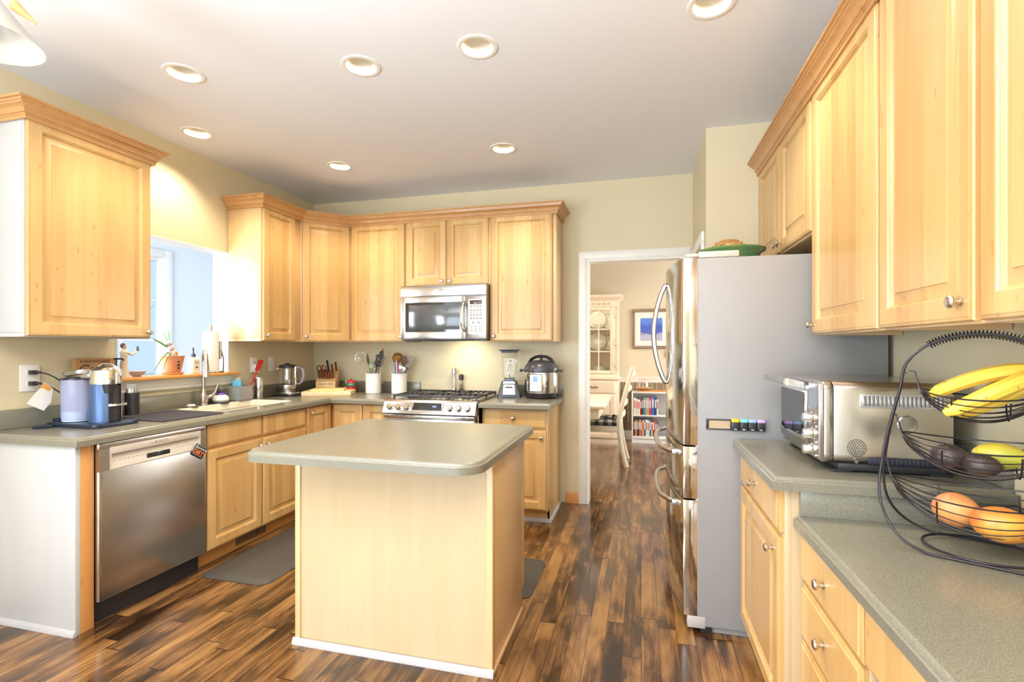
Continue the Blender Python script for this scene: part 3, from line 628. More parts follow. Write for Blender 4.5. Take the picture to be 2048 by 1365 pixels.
for r_,z in enumerate((.270,.254,.236,.220,.20,.185,.17)):
    for i in range(4): m.box(.243+i*.027,.261+i*.027,-.0163,-.0150,z,z+(.007 if r_%2==0 else .003))
for x in (.27,.316): m.cyl((x,-.0150,.140),(x,-.0164,.140),.007)
for z in (.105,.085,.068):
    for i in range(3): m.box(.245+i*.036,.267+i*.036,-.0163,-.0150,z,z+.004)
part('buttons',m,plain('dark_button_print',(.16,.16,.18),.5),kp)
m=M(); cxm=0.0
m.T=Matrix.Translation((-.005,-.0125,.410))
for z,w_ in ((.007,.020),(0,.023),(-.007,.020)): m.tube([(-w_,0,z),(0,0,z+.001),(w_*.6,0,z),(w_,0,z-.004)],.0014,6)
m.tube([(-.024,0,.003),(-.018,0,-.011),(0,0,-.014),(.018,0,-.011),(.026,0,.0)],.0012,6); part('logo',m,INK,t)
m=M(); m.box(-.376,.376,.004,.37,-.006,.006,.002); m.tube([(-.28,-.004,-.002),(0,-.012,-.010),(.28,-.004,-.002)],.004,8); part('underside',m,BLACK,t)
# ------------------------------------------------------------------ refrigerator
t=thing('refrigerator','stainless french-door refrigerator with grey side facing the camera','refrigerator',(.62,2.92,0),-R90)
# local: x = 2.92-Y ; y = X-.62 ; fronts toward -y
hw=.455
FSTEEL=steel('refrigerator_steel',(.62,.60,.57),.10,2,.02)
m=M(); m.box(-hw,hw,-.362,.405,.03,1.745,.004); m.box(-hw+.02,hw-.02,-.33,.38,0,.03); part('case',m,GREY,t,label='flat grey enamel side panels')
def fdoor(name,x0,x1,z0,z1,bulge=lambda x:.055*(1-(x/.455)**2)):
    n=14; pts=[(x0,-.365),(x0,-.425-bulge(x0)+.004)]
    for i in range(n+1):
        x=x0+.003+(x1-x0-.006)*i/n; pts.append((x,-.428-bulge(x)))
    pts+=[(x1,-.425-bulge(x1)+.004),(x1,-.365)]
    m=M(); m.prism(pts[::-1],z0,z1,bev=.0015); return part(name,m,FSTEEL,t)
d1=fdoor('door',-hw,-.003,.872,1.750); d2=fdoor('door',.003,hw,.872,1.750)
d3=fdoor('drawer',-hw,hw,.622,.864); d4=fdoor('drawer',-hw,hw,.075,.614)
STEEL_F=CHROME
m=M(); m.box(-hw+.004,hw-.004,-.372,-.360,.08,1.745); part('gasket',m,plain('pale_gasket',(.55,.53,.50),.5),t)
for d,x in ((d1,-.035),(d2,.035)):
    y0=-.428-.055*(1-(x/.455)**2); pts=[]
    for i in range(17):
        s=i/16; q=math.sin(PI*s); pts.append((x,y0-.006-.062*q**.8,1.135+.54*s))
    m=M(); m.tube([(x,y0+.004,1.135)]+pts+[(x,y0+.004,1.675)],[.009]+[.0125]*17+[.009],12,flat=(1,1)); part('handle',m,STEEL,d)
for d,z in ((d3,.822),(d4,.578)):
    pts=[]
    for i in range(25):
        s=i/24; x=-.37+.74*s; q=min(1,math.sin(PI*s)*2.2)**.5; pts.append((x,-.428-.055*(1-(x/.455)**2)-.004-.050*q,z+.0))
    m=M(); m.tube(pts,.0125,12); m.box(.352,.385,-.475,-.43,z-.014,z+.014,.005); m.box(-.385,-.352,-.475,-.43,z-.014,z+.014,.005); part('handle',m,STEEL,d)
for x in (-.42,.42):
    m=M(); m.box(x-.030,x+.030,-.415,-.36,1.751,1.768,.004); m.box(x-.035,x+.035,-.36,-.185,1.746,1.775,.003); part('hinge_cover',m,plain('warm_grey_plastic',(.50,.46,.41),.45),t)
m=M(); m.box(.40,.457,-.41,-.33,.02,.075,.004); part('hinge_foot',m,plain('grey_bracket',(.42,.40,.38),.5),t)
m=M(); m.box(-hw+.01,hw-.01,-.35,-.30,.0,.07); part('base_grille',m,BLACK,t)
# ------------------------------------------------------------------ recessed lights, outlets
BAFFLE=plain('cream_baffle',(.36,.33,.28),.5)
names=['recessed ceiling light nearest the left wall, above the lone cabinet','recessed ceiling light over the left half of the island front','recessed ceiling light over the island centre, highest middle one','recessed ceiling light cut by the top edge near the right cabinets','small recessed ceiling light beside the left wall, second from the corner cabinet','far recessed ceiling light above the corner wall cabinets','far recessed ceiling light above the microwave and doorway side']
for (x,y),lb in zip(CANS,names):
    t=thing('recessed_light',lb,'ceiling light',(x,y,H),0,'recessed ceiling lights')
    m=M(); m.lathe([(.076,.002),(.074,-.004),(.080,-.006),(.094,-.004),(.096,0),(.090,.0)],(0,0,0),40); part('trim_ring',m,TRIM,t)
    m=M(); m.lathe([(.076,.0),(.072,.015),(.062,.045),(.048,.070),(.040,.080)],(0,0,0),40); part('baffle',m,BAFFLE,t)
    m=M(); m.lathe([(0,.074),(.030,.075),(.042,.078)],(0,0,0),32); part('lamp_lens',m,LAMP,t)
def outlet(label,y,z,x=-3.118,w=.078,h=.125,sl=True):
    t=thing('wall_outlet',label,'outlet',(x,y,z),R90,'white wall plates'); m=M(); m.box(-w/2,w/2,-.007,0,-h/2,h/2,.003); part('cover_plate',m,WHITEP,t)
    if sl:
        for q in (-.028,.028):
            m=M(); m.prism(rpoly(-.017,.017,-.016+q,.016+q,.006),-.0,.002); m.b.transform(Matrix(((1,0,0,0),(0,0,1,-.0092),(0,1,0,0),(0,0,0,1)))); s=part('socket',m,WHITE,t)
            m=M(); m.box(-.008,-.005,-.0096,-.009,q-.005,q+.007); m.box(.005,.008,-.0096,-.009,q-.005,q+.007); m.cyl((0,-.009,q-.009),(0,-.0096,q-.009),.0025,n=8); part('slots',m,INK,s)
    else:
        m=M(); m.box(-.006,.006,-.014,-.007,-.012,.012,.002); part('toggle',m,WHITEP,t)
    return t
outlet('white outlet with two black plugs beside the coffee machine',1.905,1.168,w=.090,h=.14)
outlet('white outlet behind the red spatula holding a charger',3.475,1.185)
outlet('white switch plate directly above the glass kettle',3.68,1.19,sl=False)
RX=lambda d: Matrix.Rotation(math.radians(d),4,'X')
RY=lambda d: Matrix.Rotation(math.radians(d),4,'Y')
RZ=lambda d: Matrix.Rotation(math.radians(d),4,'Z')
TR=lambda *a: Matrix.Translation(a)
FLIP=Matrix(((1,0,0,0),(0,0,1,0),(0,1,0,0),(0,0,0,1)))   # prism drawn in x,z and extruded along y
def fprism(m,poly,y0,y1,bev=0):
    a=M(); a.prism(poly,0,y1-y0,bev=bev); a.b.transform(TR(0,y0,0)@FLIP); bmesh.ops.recalc_face_normals(a.b,faces=a.b.faces); t=a.b; 
    return m.add(t)
CZ=.914; LZ=1.1425
# ------------------------------------------------------------------ coffee corner
t=thing('coffee_machine','blue-grey capsule coffee machine with chrome head on the left counter','coffee machine',(-2.83,2.03,CZ))
TANK=plain('translucent_lavender_tank',(.50,.56,.85),.12,0,Alpha=.5)
TANKW=plain('water_tint',(.62,.72,.85),.15)
m=M(); m.prism(rpoly(-2.985,-2.668,1.91,2.165,[.03,.03,.06,.03]),CZ,CZ+.022,bev=.003); part('base_tray',m,NAVY,t,True)
m=M(); m.lathe([(0,.002),(.060,.002),(.064,.02),(.066,.215),(.066,.222)],(-2.918,1.995,CZ+.022),32); tk=part('water_tank',m,TANK,t,True)
m=M(); m.lathe([(0,0),(.0675,0),(.0675,.008),(.04,.012),(0,.012)],(-2.918,1.995,CZ+.244),32); part('tank_lid',m,NAVY,tk,True)
m=M(); m.lathe([(0,.004),(.061,.004),(.063,.055),(.0,.055)],(-2.918,1.995,CZ+.022),32); part('water',m,TANKW,tk,True)
BODY=plain('blue_grey_metallic_shell',(.07,.13,.27),.3,.4)
m=M(); m.lathe([(0,0),(.069,0),(.069,.195),(.067,.20)],(-2.772,2.035,CZ+.022),40,a0=math.radians(-25),a1=math.radians(-360+20+25-10)); 
m.box(-2.835,-2.76,2.0,2.075,CZ+.022,CZ+.22,.01); part('body_shell',m,BODY,t,True)
m=M(); m.lathe([(0,0),(.066,0),(.066,.19),(0,.19)],(-2.772,2.035,CZ+.024),32); part('inner_column',m,BLACK,t,True)
m=M(); m.lathe([(0,.0),(.070,0),(.071,.05),(.066,.072),(.05,.088),(.025,.096),(0,.098)],(-2.768,2.037,CZ+.222),40)
part('brew_head',m,CHROME,t,True)
m=M(); m.tube([(-2.845,2.03,1.17),(-2.835,2.03,1.215),(-2.79,2.035,1.242),(-2.74,2.045,1.242),(-2.70,2.055,1.215),(-2.695,2.06,1.18)],.0045,8); part('lever_arm',m,CHROME,t,True)
m=M(); m.prism([(a,b) for a,b in rpoly(-.07,.07,-.06,.06,.03)],0,.03,bev=.01); m.b.transform(TR(-2.90,2.01,1.18)@RY(-6)); m.box(-2.955,-2.80,1.965,2.06,1.165,1.195,.01); part('capsule_container',m,STEEL,t,True)
m=M(); m.cyl((-2.735,2.055,1.02),(-2.735,2.055,1.03),.055,n=32); part('cup_platform',m,CHROME,t,True)
m=M(); m.cyl((-2.725,2.02,1.09),(-2.725,2.02,1.135),.030,.036); part('spout',m,BLACK,t,True)
t=thing('milk_frother','black ribbed milk frother with clear collar standing behind the coffee machine','milk frother',(-3.02,2.375,CZ))
m=M(); pf=[(0,.0),(.037,0)]
for i in range(20): pf+=[(.037,.004+i*.0066),(.0385,.006+i*.0066),(.037,.009+i*.0066)]
m.lathe(pf+[(.036,.14),(0,.14)],(0,0,0),36); part('body',m,BLACK,t)
m=M(); m.lathe([(.036,.1402),(.037,.19),(.034,.192),(.033,.1402)],(0,0,0),36); part('clear_lid',m,GLASS,t)
m=M(); m.lathe([(.0,.1405),(.030,.1405),(.030,.165),(0,.168)],(0,0,0),28); part('whisk_cap',m,CHROME,t)
t=thing('pump_bottle','clear hand soap bottle with tall black pump behind the coffee machine','soap bottle',(-3.03,2.285,CZ))
m=M(); m.lathe([(0,0),(.033,0),(.036,.01),(.036,.17),(.028,.20),(.014,.215),(.014,.23)],(0,0,0),28); part('bottle',m,GLASS,t)
m=M(); m.lathe([(0,.003),(.031,.003),(.033,.06),(0,.06)],(0,0,0),28); part('liquid_soap',m,plain('amber_soap',(.75,.60,.38),.2),t)
m=M(); m.cyl((0,0,.228),(0,0,.25),.016); m.cyl((0,0,.25),(0,0,.345),.006); m.box(-.012,.045,-.009,.009,.343,.353,.003); m.tube([(.04,0,.348),(.055,0,.346),(.06,0,.338)],.004); part('pump',m,NAVY,t)
t=thing('wooden_sign','wooden block sign about coffee leaning by the wall behind the machine','sign',(-3.08,2.195,CZ),R90)
m=M(); m.box(-.105,.105,-.018,.018,0,.352,.002); part('block',m,maple('sign_wood',(.50,.27,.10),(.38,.19,.07),bands=.3),t)
m=M(); m.text('A DAY WITHOUT',.021,TR(0,-.0183,.334)@RX(90),.0003); m.text('Coffee',.075,TR(0,-.0183,.288)@RX(90),.0004,shear=.4,bold=.0006); part('lettering',m,INK,t)
# plug cords and tag
def cordset(label,y,z,path,extra=None):
    t=thing('power_cord',label,'cord',(-3.118,y,z)); m=M(); m.box(-3.108,-3.072,y-.013,y+.013,z-.011,z+.011,.004); m.cyl((-3.085,y,z),(-3.055,y+.012,z),.008,.006); part('plug',m,BLACK,t,True)
    m=M(); m.tube(path,.0036,8); part('cable',m,BLACK,t,True); return t
cordset('black cord from the upper socket curving to the coffee machine',1.905,1.198,bez((-3.06,1.916,1.197),(-3.02,1.96,1.19),(-2.99,2.0,1.12),(-3.005,2.05,1.06),14))
t=cordset('black cord from the lower socket with a white paper tag',1.905,1.140,bez((-3.06,1.916,1.139),(-3.03,1.95,1.13),(-3.0,2.02,1.05),(-3.005,2.09,.98),14)+[Vector((-3.02,2.11,.93))])
m=M(); pts=[(0,0),(.022,.030),(.060,-.005),(.052,-.075),(.018,-.118),(-.058,-.072)]
m.prism([(a,b) for a,b in pts][::-1],0,.0012); m.b.transform(TR(-3.028,1.895,1.115)@Matrix(((0,0,1,0),(1,0,0,0),(0,1,0,0),(0,0,0,1)))); tg=part('paper_tag',m,plain('white_paper',(.84,.84,.82),.6),t,True,label='white care tag with orange top')
m=M(); m.prism([(.0,.0),(.022,.028),(.055,-.005),(.040,-.018),(.014,.002)][::-1],0,.0004); m.b.transform(TR(-3.0266,1.895,1.115)@Matrix(((0,0,1,0),(1,0,0,0),(0,1,0,0),(0,0,0,1)))); part('warning_band',m,plain('orange_print',(.80,.36,.05),.5),tg,True)
t=thing('black_dish','flat black dish with a small round stand left of the coffee machine','dish',(-3.03,1.99,CZ))
m=M(); m.lathe([(0,0),(.05,0),(.054,.006),(.054,.012),(.046,.010),(0,.008)],(0,0,0),32); part('plate',m,NAVY,t); m=M(); m.lathe([(0,.009),(.024,.009),(.026,.034),(.022,.038),(0,.038)],(0.012,-.012,0),24); part('lid',m,NAVY,t)
m=M(); m.lathe([(0,0),(.04,0),(.044,.007),(.038,.012),(0,.009)],(0,0,0),32); solo('dark_disc',m,NAVY,'low dark round lid lying at the front of the left counter','disc',(-2.985,1.885,CZ))
t_=Nt('black_woven_mat'); co=t_.n('TexCoord').outputs['Object']; wv=t_.n('TexWave',{'wave_type':'BANDS'},Vector=co,Scale=55.0,Distortion=.6).outputs[0]
MATB=t_.out(Base_Color=t_.mix(wv,(.012,.011,.016),(.045,.042,.055)),Roughness=.75,Normal=t_.n('Bump',Strength=.6,Distance=.002,Height=wv).outputs[0])
m=M(); m.prism(rpoly(-.235,.235,-.20,.20,.015),0,.006,bev=.002); solo('drying_mat',m,MATB,'black ribbed drying mat between the coffee machine and the sink','mat',(-2.79,2.405,CZ),math.radians(-4))
# ------------------------------------------------------------------ sink area
t=thing('faucet','brushed nickel gooseneck kitchen faucet behind the sink','faucet',(-3.045,2.915,CZ))
BN=steel('brushed_nickel',(.60,.56,.50),.22,2)
m=M(); m.lathe([(0,0),(.030,0),(.030,.006),(.026,.012),(.027,.06),(.024,.085),(.015,.105),(.0135,.12)],(0,0,0),32); part('base',m,BN,t)
d=Vector((.80,-.60,0)); 
pts=[Vector((0,0,.10)),Vector((0,0,.22)),Vector((0,0,.31))]+[Vector((0,0,.31))+d*(.068*(1-math.cos(a)))+Vector((0,0,.088*math.sin(a))) for a in [PI*i/14 for i in range(1,14)]]
m=M(); m.tube(pts,.0125,16); part('gooseneck',m,BN,t)
e=pts[-1]; m=M(); m.tube([e,e+d*.01+Vector((0,0,-.05)),e+d*.014+Vector((0,0,-.12))],[.013,.0165,.018],18); part('spray_head',m,BN,t)
m=M(); m.cyl((0,0,.05),(.028,.045,.065),.014,.013); m.tube([(.028,.045,.065),(.036,.07,.10),(.040,.085,.145)],[.011,.008,.006],12); part('lever_handle',m,BN,t)
t=thing('dish_brush_holder','white and dark round dish brush holder with knob beside the faucet','brush holder',(-3.033,3.055,CZ)); m=M(); m.lathe([(0,0),(.055,0),(.058,.012),(.052,.02)],(0,0,0),32); part('foot',m,plain('dark_grey_rubber',(.06,.06,.07),.5),t)
m=M(); m.lathe([(.052,.02),(.056,.03),(.050,.05),(.036,.062),(.028,.066)],(0,0,0),32); part('body',m,WHITE,t); m=M(); m.lathe([(.030,.064),(.034,.07),(.030,.078),(.022,.084)],(0,0,0),28); part('collar',m,plain('purple_band',(.10,.05,.35),.4),t)
m=M(); m.lathe([(.020,.083),(.032,.09),(.033,.112),(.026,.122),(0,.125)],(0,0,0),28); part('knob_handle',m,plain('dark_grey_cap',(.08,.08,.08),.4),t)
t=thing('sponge_dish','small white disc on a dark saucer at the foot of the faucet','dish',(-3.03,2.80,CZ)); m=M(); m.lathe([(0,0),(.042,0),(.048,.008),(.044,.01),(0,.006)],(0,0,0),28); part('saucer',m,plain('brown_saucer',(.14,.11,.08),.4),t); m=M(); m.lathe([(0,.007),(.024,.007),(.026,.014),(.022,.02),(0,.021)],(0,0,0),24); part('disc',m,WHITE,t)
t=thing('sink_caddy','clear acrylic sink caddy holding brushes and a blue sponge','caddy',(-3.04,3.255,CZ)); m=M()
w,l,hh=.052,.068,.115
for a in ((-w,w,-l,-l+.003),(-w,w,l-.003,l),(-w,-w+.003,-l+.003,l-.003),(w-.003,w,-l+.003,l-.003)): m.box(*a,.012,hh)
part('walls',m,plain('frosted_grey_acrylic',(.50,.50,.50),.15,0,Alpha=.45),t); m=M(); m.box(-w,w,-l,l,.0,.012,.004); part('bottom_tray',m,plain('dark_tinted_tray',(.20,.19,.19),.2),t); m=M(); m.tube([(-w,-l,hh),(w,-l,hh),(w,l,hh),(-w,l,hh)],.0025,6,True); part('rim',m,CHROME,t)
t_=thing('sponge','light blue sponge upright in the clear sink caddy','sponge',(-3.035,3.215,CZ+.013)); m=M(); m.box(-.032,.032,-.016,.016,.0,.150,.006); m.b.transform(RZ(20)); part('foam',m,plain('light_blue_foam',(.12,.45,.72),.85,0,180),t_)
def stick(name,label,cat,p0,p1,r,hm,head=None,hmat=None,group=None,hn='head'):
    t=thing(name,label,cat,p0,0,group); p1=Vector(p1)-Vector(p0); m=M(); m.tube([(0,0,0),p1*.5,p1],r,10); part('handle',m,hm,t)
    if head: m=M(); head(m,p1,p1.normalized()); part(hn,m,hmat or hm,t)
    return t
def hd(fn): # head in local frame: z along the stick, facing camera (-y)
    def f(m,p,d):
        x=Vector((0,-1,0)).cross(d).normalized()*-1; y=d.cross(x).normalized(); T=Matrix.Translation(p)@Matrix((x,y,d)).transposed().to_4x4(); old=m.T; m.T=T; fn(m); m.T=old
    return f
def oval(w,h,th=.004):
    def f(m): m.ball((0,0,h*.9),1,(w,th,h),seg=20)
    return hd(f)
stick('scrub_brush','white-bristled round dish brush standing in the clear sink caddy','brush',(-3.05,3.235,CZ+.015),(-3.06,3.245,CZ+.15),.005,WHITEP,hd(lambda m:(m.ball((0,0,.012),.028,(1,.9,.9)),[m.tube([(.028*math.cos(a)*math.sin(b),.028*math.sin(a)*math.sin(b),.012+.028*math.cos(b)),(.04*math.cos(a)*math.sin(b),.04*math.sin(a)*math.sin(b),.012+.04*math.cos(b))],.0012,4) for a in [i*.7 for i in range(9)] for b in (.4,.9,1.4,1.9)])),plain('grey_bristles',(.45,.42,.36),.8))
stick('red_spatula','red silicone scraper standing in the sink caddy','spatula',(-3.025,3.285,CZ+.015),(-3.03,3.42,CZ+.24),.006,RED,hd(lambda m:m.box(-.022,.022,-.005,.005,-.01,.085,.009)),RED,hn='blade')
stick('red_spatula','shorter red-handled brush leaning behind the larger red scraper','brush',(-3.05,3.30,CZ+.015),(-3.06,3.425,CZ+.185),.004,RED,oval(.008,.02),RED)
t=thing('phone_charger','white charger plugged into the outlet behind the sink caddy','charger',(-3.118,3.475,1.15)); m=M(); m.box(-3.108,-3.06,3.435,3.485,1.125,1.195,.008); part('adapter',m,WHITEP,t,True); m=M(); m.tube([(-3.075,3.455,1.125),(-3.07,3.45,1.06),(-3.085,3.44,.96),(-3.09,3.44,.92)],.004,8); part('cable',m,WHITEP,t,True)
t=thing('steel_canister','tall shiny steel canister between the caddy and the kettle','canister',(-3.005,3.405,CZ)); m=M(); m.lathe([(0,0),(.031,0),(.033,.004),(.033,.165),(.028,.178),(.0,.182)],(0,0,0),36); part('body',m,CHROME,t); m=M(); m.box(-.0335,-.031,-.008,.008,.14,.16,.002); m.b.transform(RZ(60)); part('sensor_window',m,BLACK,t)
# kettle
t=thing('electric_kettle','glass and steel kettle on its heating base near the wall','kettle',(-2.985,3.72,CZ))
m=M(); m.prism(rpoly(-.10,.12,-.10,.10,.05),0,.016,bev=.004); part('heating_base',m,BLACK,t); m=M(); m.prism(rpoly(-.095,.115,-.095,.095,.05),.016,.024,bev=.003); m.lathe([(0,.024),(.07,.024),(.066,.034),(0,.036)],(0,0,0),36); part('base_plate',m,STEEL,t)
m=M(); 
for i in range(5): m.cyl((.085,-.06+i*.024,.024),(.085,-.06+i*.024,.029),.006,n=12)
part('base_buttons',m,CHROME,t)
m=M(); m.lathe([(.0,.037),(.070,.037),(.076,.05),(.078,.09),(.077,.094)],(0,0,0),40); part('steel_band',m,STEEL,t)
m=M(); m.lathe([(.077,.094),(.080,.13),(.079,.18),(.072,.225),(.066,.245)],(0,0,0),40); part('glass_jug',m,GLASS,t)
m=M(); m.lathe([(.0,.135),(.036,.137),(.038,.215),(.040,.235)],(0,0,0),24); part('tea_basket',m,steel('tea_mesh',(.6,.6,.6),.3),t)
m=M(); m.lathe([(.070,.242),(.074,.248),(.072,.260),(.05,.268),(.02,.272),(.018,.282),(0,.284)],(0,0,0),36); part('lid',m,BLACK,t)
m=M(); m.box(.055,.082,-.018,.018,.09,.255,.006); m.b.transform(RZ(15)); part('handle_bracket',m,CHROME,t); m=M(); m.tube([(-.06,-.03,.24),(-.085,-.045,.235)],[.018,.010],8); m.b.transform(RZ(15)); part('spout',m,CHROME,t)
m=M(); m.tube([(.075,0,.24),(.105,0,.245),(.135,0,.225),(.14,0,.17),(.125,0,.12),(.10,0,.10),(.078,0,.105)],[.010,.011,.013,.013,.012,.010,.009],12,flat=(1,1.3)); m.b.transform(RZ(15)); part('handle',m,plain('grey_violet_handle',(.30,.28,.36),.3),t)
t=thing('spoon_rest','small white spoon rest between the kettle and the cutting boards','spoon rest',(-2.83,3.76,CZ)); m=M(); m.lathe([(0,0),(.03,0),(.045,.012),(.043,.014),(.028,.004),(0,.003)],(0,0,0),28); m.box(.035,.10,-.012,.012,.006,.013,.004); m.b.transform(RZ(30)); part('bowl',m,WHITE,t)
# cutting boards
m=M(); m.prism(rpoly(-.205,.205,-.12,.12,.006),0,.040,bev=.003); solo('cutting_board',m,BOARD,'thick pale wooden board lying in the counter corner, lower of two','cutting board',(-2.655,3.845,CZ),math.radians(22))
m=M(); m.prism(rpoly(-.14,.14,-.085,.085,.006),0,.016,bev=.003); solo('cutting_board',m,plain('yellow_board',(.80,.62,.25),.45,0,20),'smaller yellowish board on top of the thick pale board','cutting board',(-2.67,3.86,CZ+.040),math.radians(24))
# knife block
t=thing('knife_block','bamboo knife block full of knives in the counter corner','knife block',(-2.80,4.02,CZ),math.radians(22))
m=M(); a=M(); a.prism([(-.062,0),(.085,0),(.165,.125),(.115,.215),(-.03,.120),(-.062,.105)],-.085,.085,bev=.003); a.b.transform(Matrix(((0,0,1,0),(1,0,0,0),(0,1,0,0),(0,0,0,1)))); part('block',a,CORK,t)
m=M()
for i in range(8): m.box(-.067+i*.018,-.061+i*.018,-.064,-.061,.078,.094)
[m.box(a,a+.003,-.0626,-.0618,.028,.044) for a in (-.002,.006,.012)]; part('slots',m,INK,t)
BR=plain('dark_brown_handle',(.16,.035,.015),.35); 
A0=Matrix.Translation((-2.80,4.02,CZ))@RZ(22)
def knife(label,x,s,L,mt,w=.011,th=.008,hook=False):
    p=Vector((x,-.030+.145*s,.120+.095*s)); nd=Vector((0,-.55,.835)).normalized()
    q=A0@p; t=thing('kitchen_knife',label,'knife',q,math.radians(22),'knives in the block')
    m=M(); R=nd.to_track_quat('Z','Y').to_matrix().to_4x4(); m.T=R
    m.box(-th*.5,th*.5,-w*.8,w*.8,-.03,.012,.001); part('bolster',m,STEEL,t)
    m=M(); m.T=R; m.box(-th,th,-w,w,.010,L,.004); m.box(-th,th,-w-.003,w+.002,L-.012,L,.004); h=part('handle',m,mt,t)
    m=M(); m.T=R
    for k in (.3,.55,.8): m.cyl((-th-.0006,0,L*k),(th+.0006,0,L*k),.0028,n=10)
    part('rivet',m,CHROME,h)
kn=[('far left front knife',-.062,.12,.085,BR),('second front knife from the left',-.038,.10,.085,BR),('third front knife from the left',-.014,.10,.088,BR),('fourth front knife from the left',.010,.10,.088,BR),('fifth front knife from the left',.034,.10,.086,BR),('right end front knife',.058,.12,.084,BR),
('reddish handled knife in the middle row, left',-.040,.45,.105,plain('red_brown_handle',(.38,.09,.03),.35)),('tall dark knife standing highest in the middle row',.008,.55,.15,BLACK),('dark knife right of the tallest one',.045,.50,.115,BR),('rear right knife tilted outward',.068,.80,.10,BR)]
for lb,x,s,L,mt in kn: knife(lb+' of the bamboo block',x,s,L,mt)
t=thing('kitchen_scissors','black-handled scissors at the left of the knife block','scissors',A0@Vector((-.055,.05,.17)),math.radians(22)); nd=Vector((0,-.45,.89)).normalized(); R=nd.to_track_quat('Z','Y').to_matrix().to_4x4()
m=M(); m.T=R@RZ(0); m.box(-.004,.004,-.006,.006,-.04,.03,.001); part('blades',m,STEEL,t)
for sx in (-1,1):
    m=M(); m.tube([(sx*.022+.019*math.cos(a),-.0,.062+.026*math.sin(a)) for a in [i*PI/9 for i in range(18)]],.0045,8,True); m.tube([(0,0,.02),(sx*.010,0,.04)],.005,8); m.b.transform(R); part('handle_loop',m,BLACK,t)
# jars in the corner
t=thing('herb_jar','small clear glass with green leaves beside the knife block','jar',(-2.705,4.19,CZ)); m=M(); m.lathe([(0,0),(.030,0),(.036,.03),(.037,.09),(.034,.12)],(0,0,0),28); part('glass',m,GLASS,t)
m=M(); rg=random.Random(4)
for i in range(26):
    a=rg.uniform(0,6.3); r_=rg.uniform(.0,.026); z=rg.uniform(.02,.12); m.ball((r_*math.cos(a),r_*math.sin(a),z),.010,(1,.6,1.3),seg=8)
part('leaves',m,LEAF,t)
t=thing('red_jar','small red and green lidded pot between knife block and utensil crock','jar',(-2.60,4.10,CZ)); m=M(); m.box(-.036,.036,-.036,.036,0,.055,.008); part('red_base',m,RED,t); m=M(); m.lathe([(0,.055),(.034,.056),(.040,.07),(.036,.09),(.03,.095)],(0,0,0),28); part('green_body',m,plain('green_glaze',(.14,.24,.16),.3),t)
m=M(); m.lathe([(.0,.094),(.042,.094),(.040,.108),(.022,.114),(.008,.122),(.008,.128),(0,.132)],(0,0,0),28); part('lid',m,RED,t)
# crocks
def crock(label,x,y):
    t=thing('utensil_crock',label,'crock',(x,y,CZ),0,'white utensil crocks'); m=M(); m.lathe([(0,0),(.064,0),(.069,.006),(.070,.17),(.073,.172),(.074,.180),(.070,.183),(.065,.18),(.063,.02),(0,.016)],(0,0,0),40); part('pot',m,WHITE,t)
crock('left white ceramic utensil crock beside the red pot',-2.362,4.085); crock('right white ceramic utensil crock, nearest the range',-2.122,4.12)
UL='utensils in the left crock'; URr='utensils in the right crock'
def ut(label,cx,dx,dy,tx,ty,tz,mt,fn,hm=None,name='cooking_utensil',cat='utensil',g=UL,r=.004,b=(-2.362,4.085)):
    p0=(b[0]+dx,b[1]+dy,CZ+.03); p1=(b[0]+tx,b[1]+ty,tz); return stick(name,label,cat,p0,p1,r,hm or mt,fn,mt,g)
def spider(m):
    m.tube([(.058*math.cos(a),0,.055+.058*math.sin(a)) for a in [i*PI/14 for i in range(28)]],.0022,6,True)
    for i in range(6):
        a=i*PI/6; m.tube([(-.057*math.cos(a),0,.055-.057*math.sin(a)),(0,.016,.055),(.057*math.cos(a),0,.055+.057*math.sin(a))],.0009,5)
    for r_ in (.02,.038): m.tube([(r_*math.cos(a),.010,.055+r_*math.sin(a)) for a in [i*PI/10 for i in range(20)]],.0009,5,True)
ut('round wire spider strainer leaning left in the left crock',0,.03,0,-.10,.0,1.185,CHROME,hd(spider),CHROME,'spider_strainer','strainer')
ut('slotted black turner leaning right in the left crock',0,-.03,-.03,.055,-.02,1.17,BLACK,hd(lambda m:[m.box(x-.004,x+.004,-.002,.002,.025,.085,.001) for x in (-.034,-.017,0,.017,.034)]+[m.box(-.038,.038,-.002,.002,0,.026,.002),m.box(-.038,.038,-.002,.002,.084,.095,.002)]),BLACK,'slotted_turner','turner')
ut('pointed dark green spatula in the left crock',0,.0,.0,-.030,-.02,1.16,plain('dark_green_nylon',(.05,.07,.03),.5),hd(lambda m:m.ball((0,0,.06),1,(.014,.003,.06),seg=16)),plain('dark_olive_handle',(.05,.06,.03),.5))
ut('grey-green ladle in the middle of the left crock',0,0,-.01,.005,-.03,1.15,plain('sage_nylon',(.22,.26,.20),.4),hd(lambda m:m.lathe([(0,.05),(.02,.045),(.036,.025),(.040,0)],(0,0,0),20)),plain('dark_green_handle',(.07,.09,.05),.5),'ladle','ladle')
ut('black spoon with hanging hole standing at the back of the left crock',0,.01,.03,.020,.03,1.24,BLACK,hd(lambda m:m.tube([(.012*math.cos(a),0,.012+.012*math.sin(a)) for a in [i*PI/8 for i in range(16)]],.004,8,True)),BLACK)
ut('rooster-topped utensil with red comb in the left crock',0,.0,.02,.055,.03,1.23,BLACK,hd(lambda m:(m.ball((0,0,.03),1,(.022,.012,.045),seg=16))),BLACK)
ut('red-tipped stirrer rising highest from the left crock',0,.02,.02,.072,.035,1.285,RED,hd(lambda m:m.box(-.006,.006,-.004,.004,0,.04,.003)),plain('pale_stick',(.6,.58,.45),.5))
ut('short brown handled whisk in the left crock',0,.02,0,.035,.02,1.16,BR,hd(lambda m:m.box(-.008,.008,-.006,.006,0,.055,.003)),STEEL)
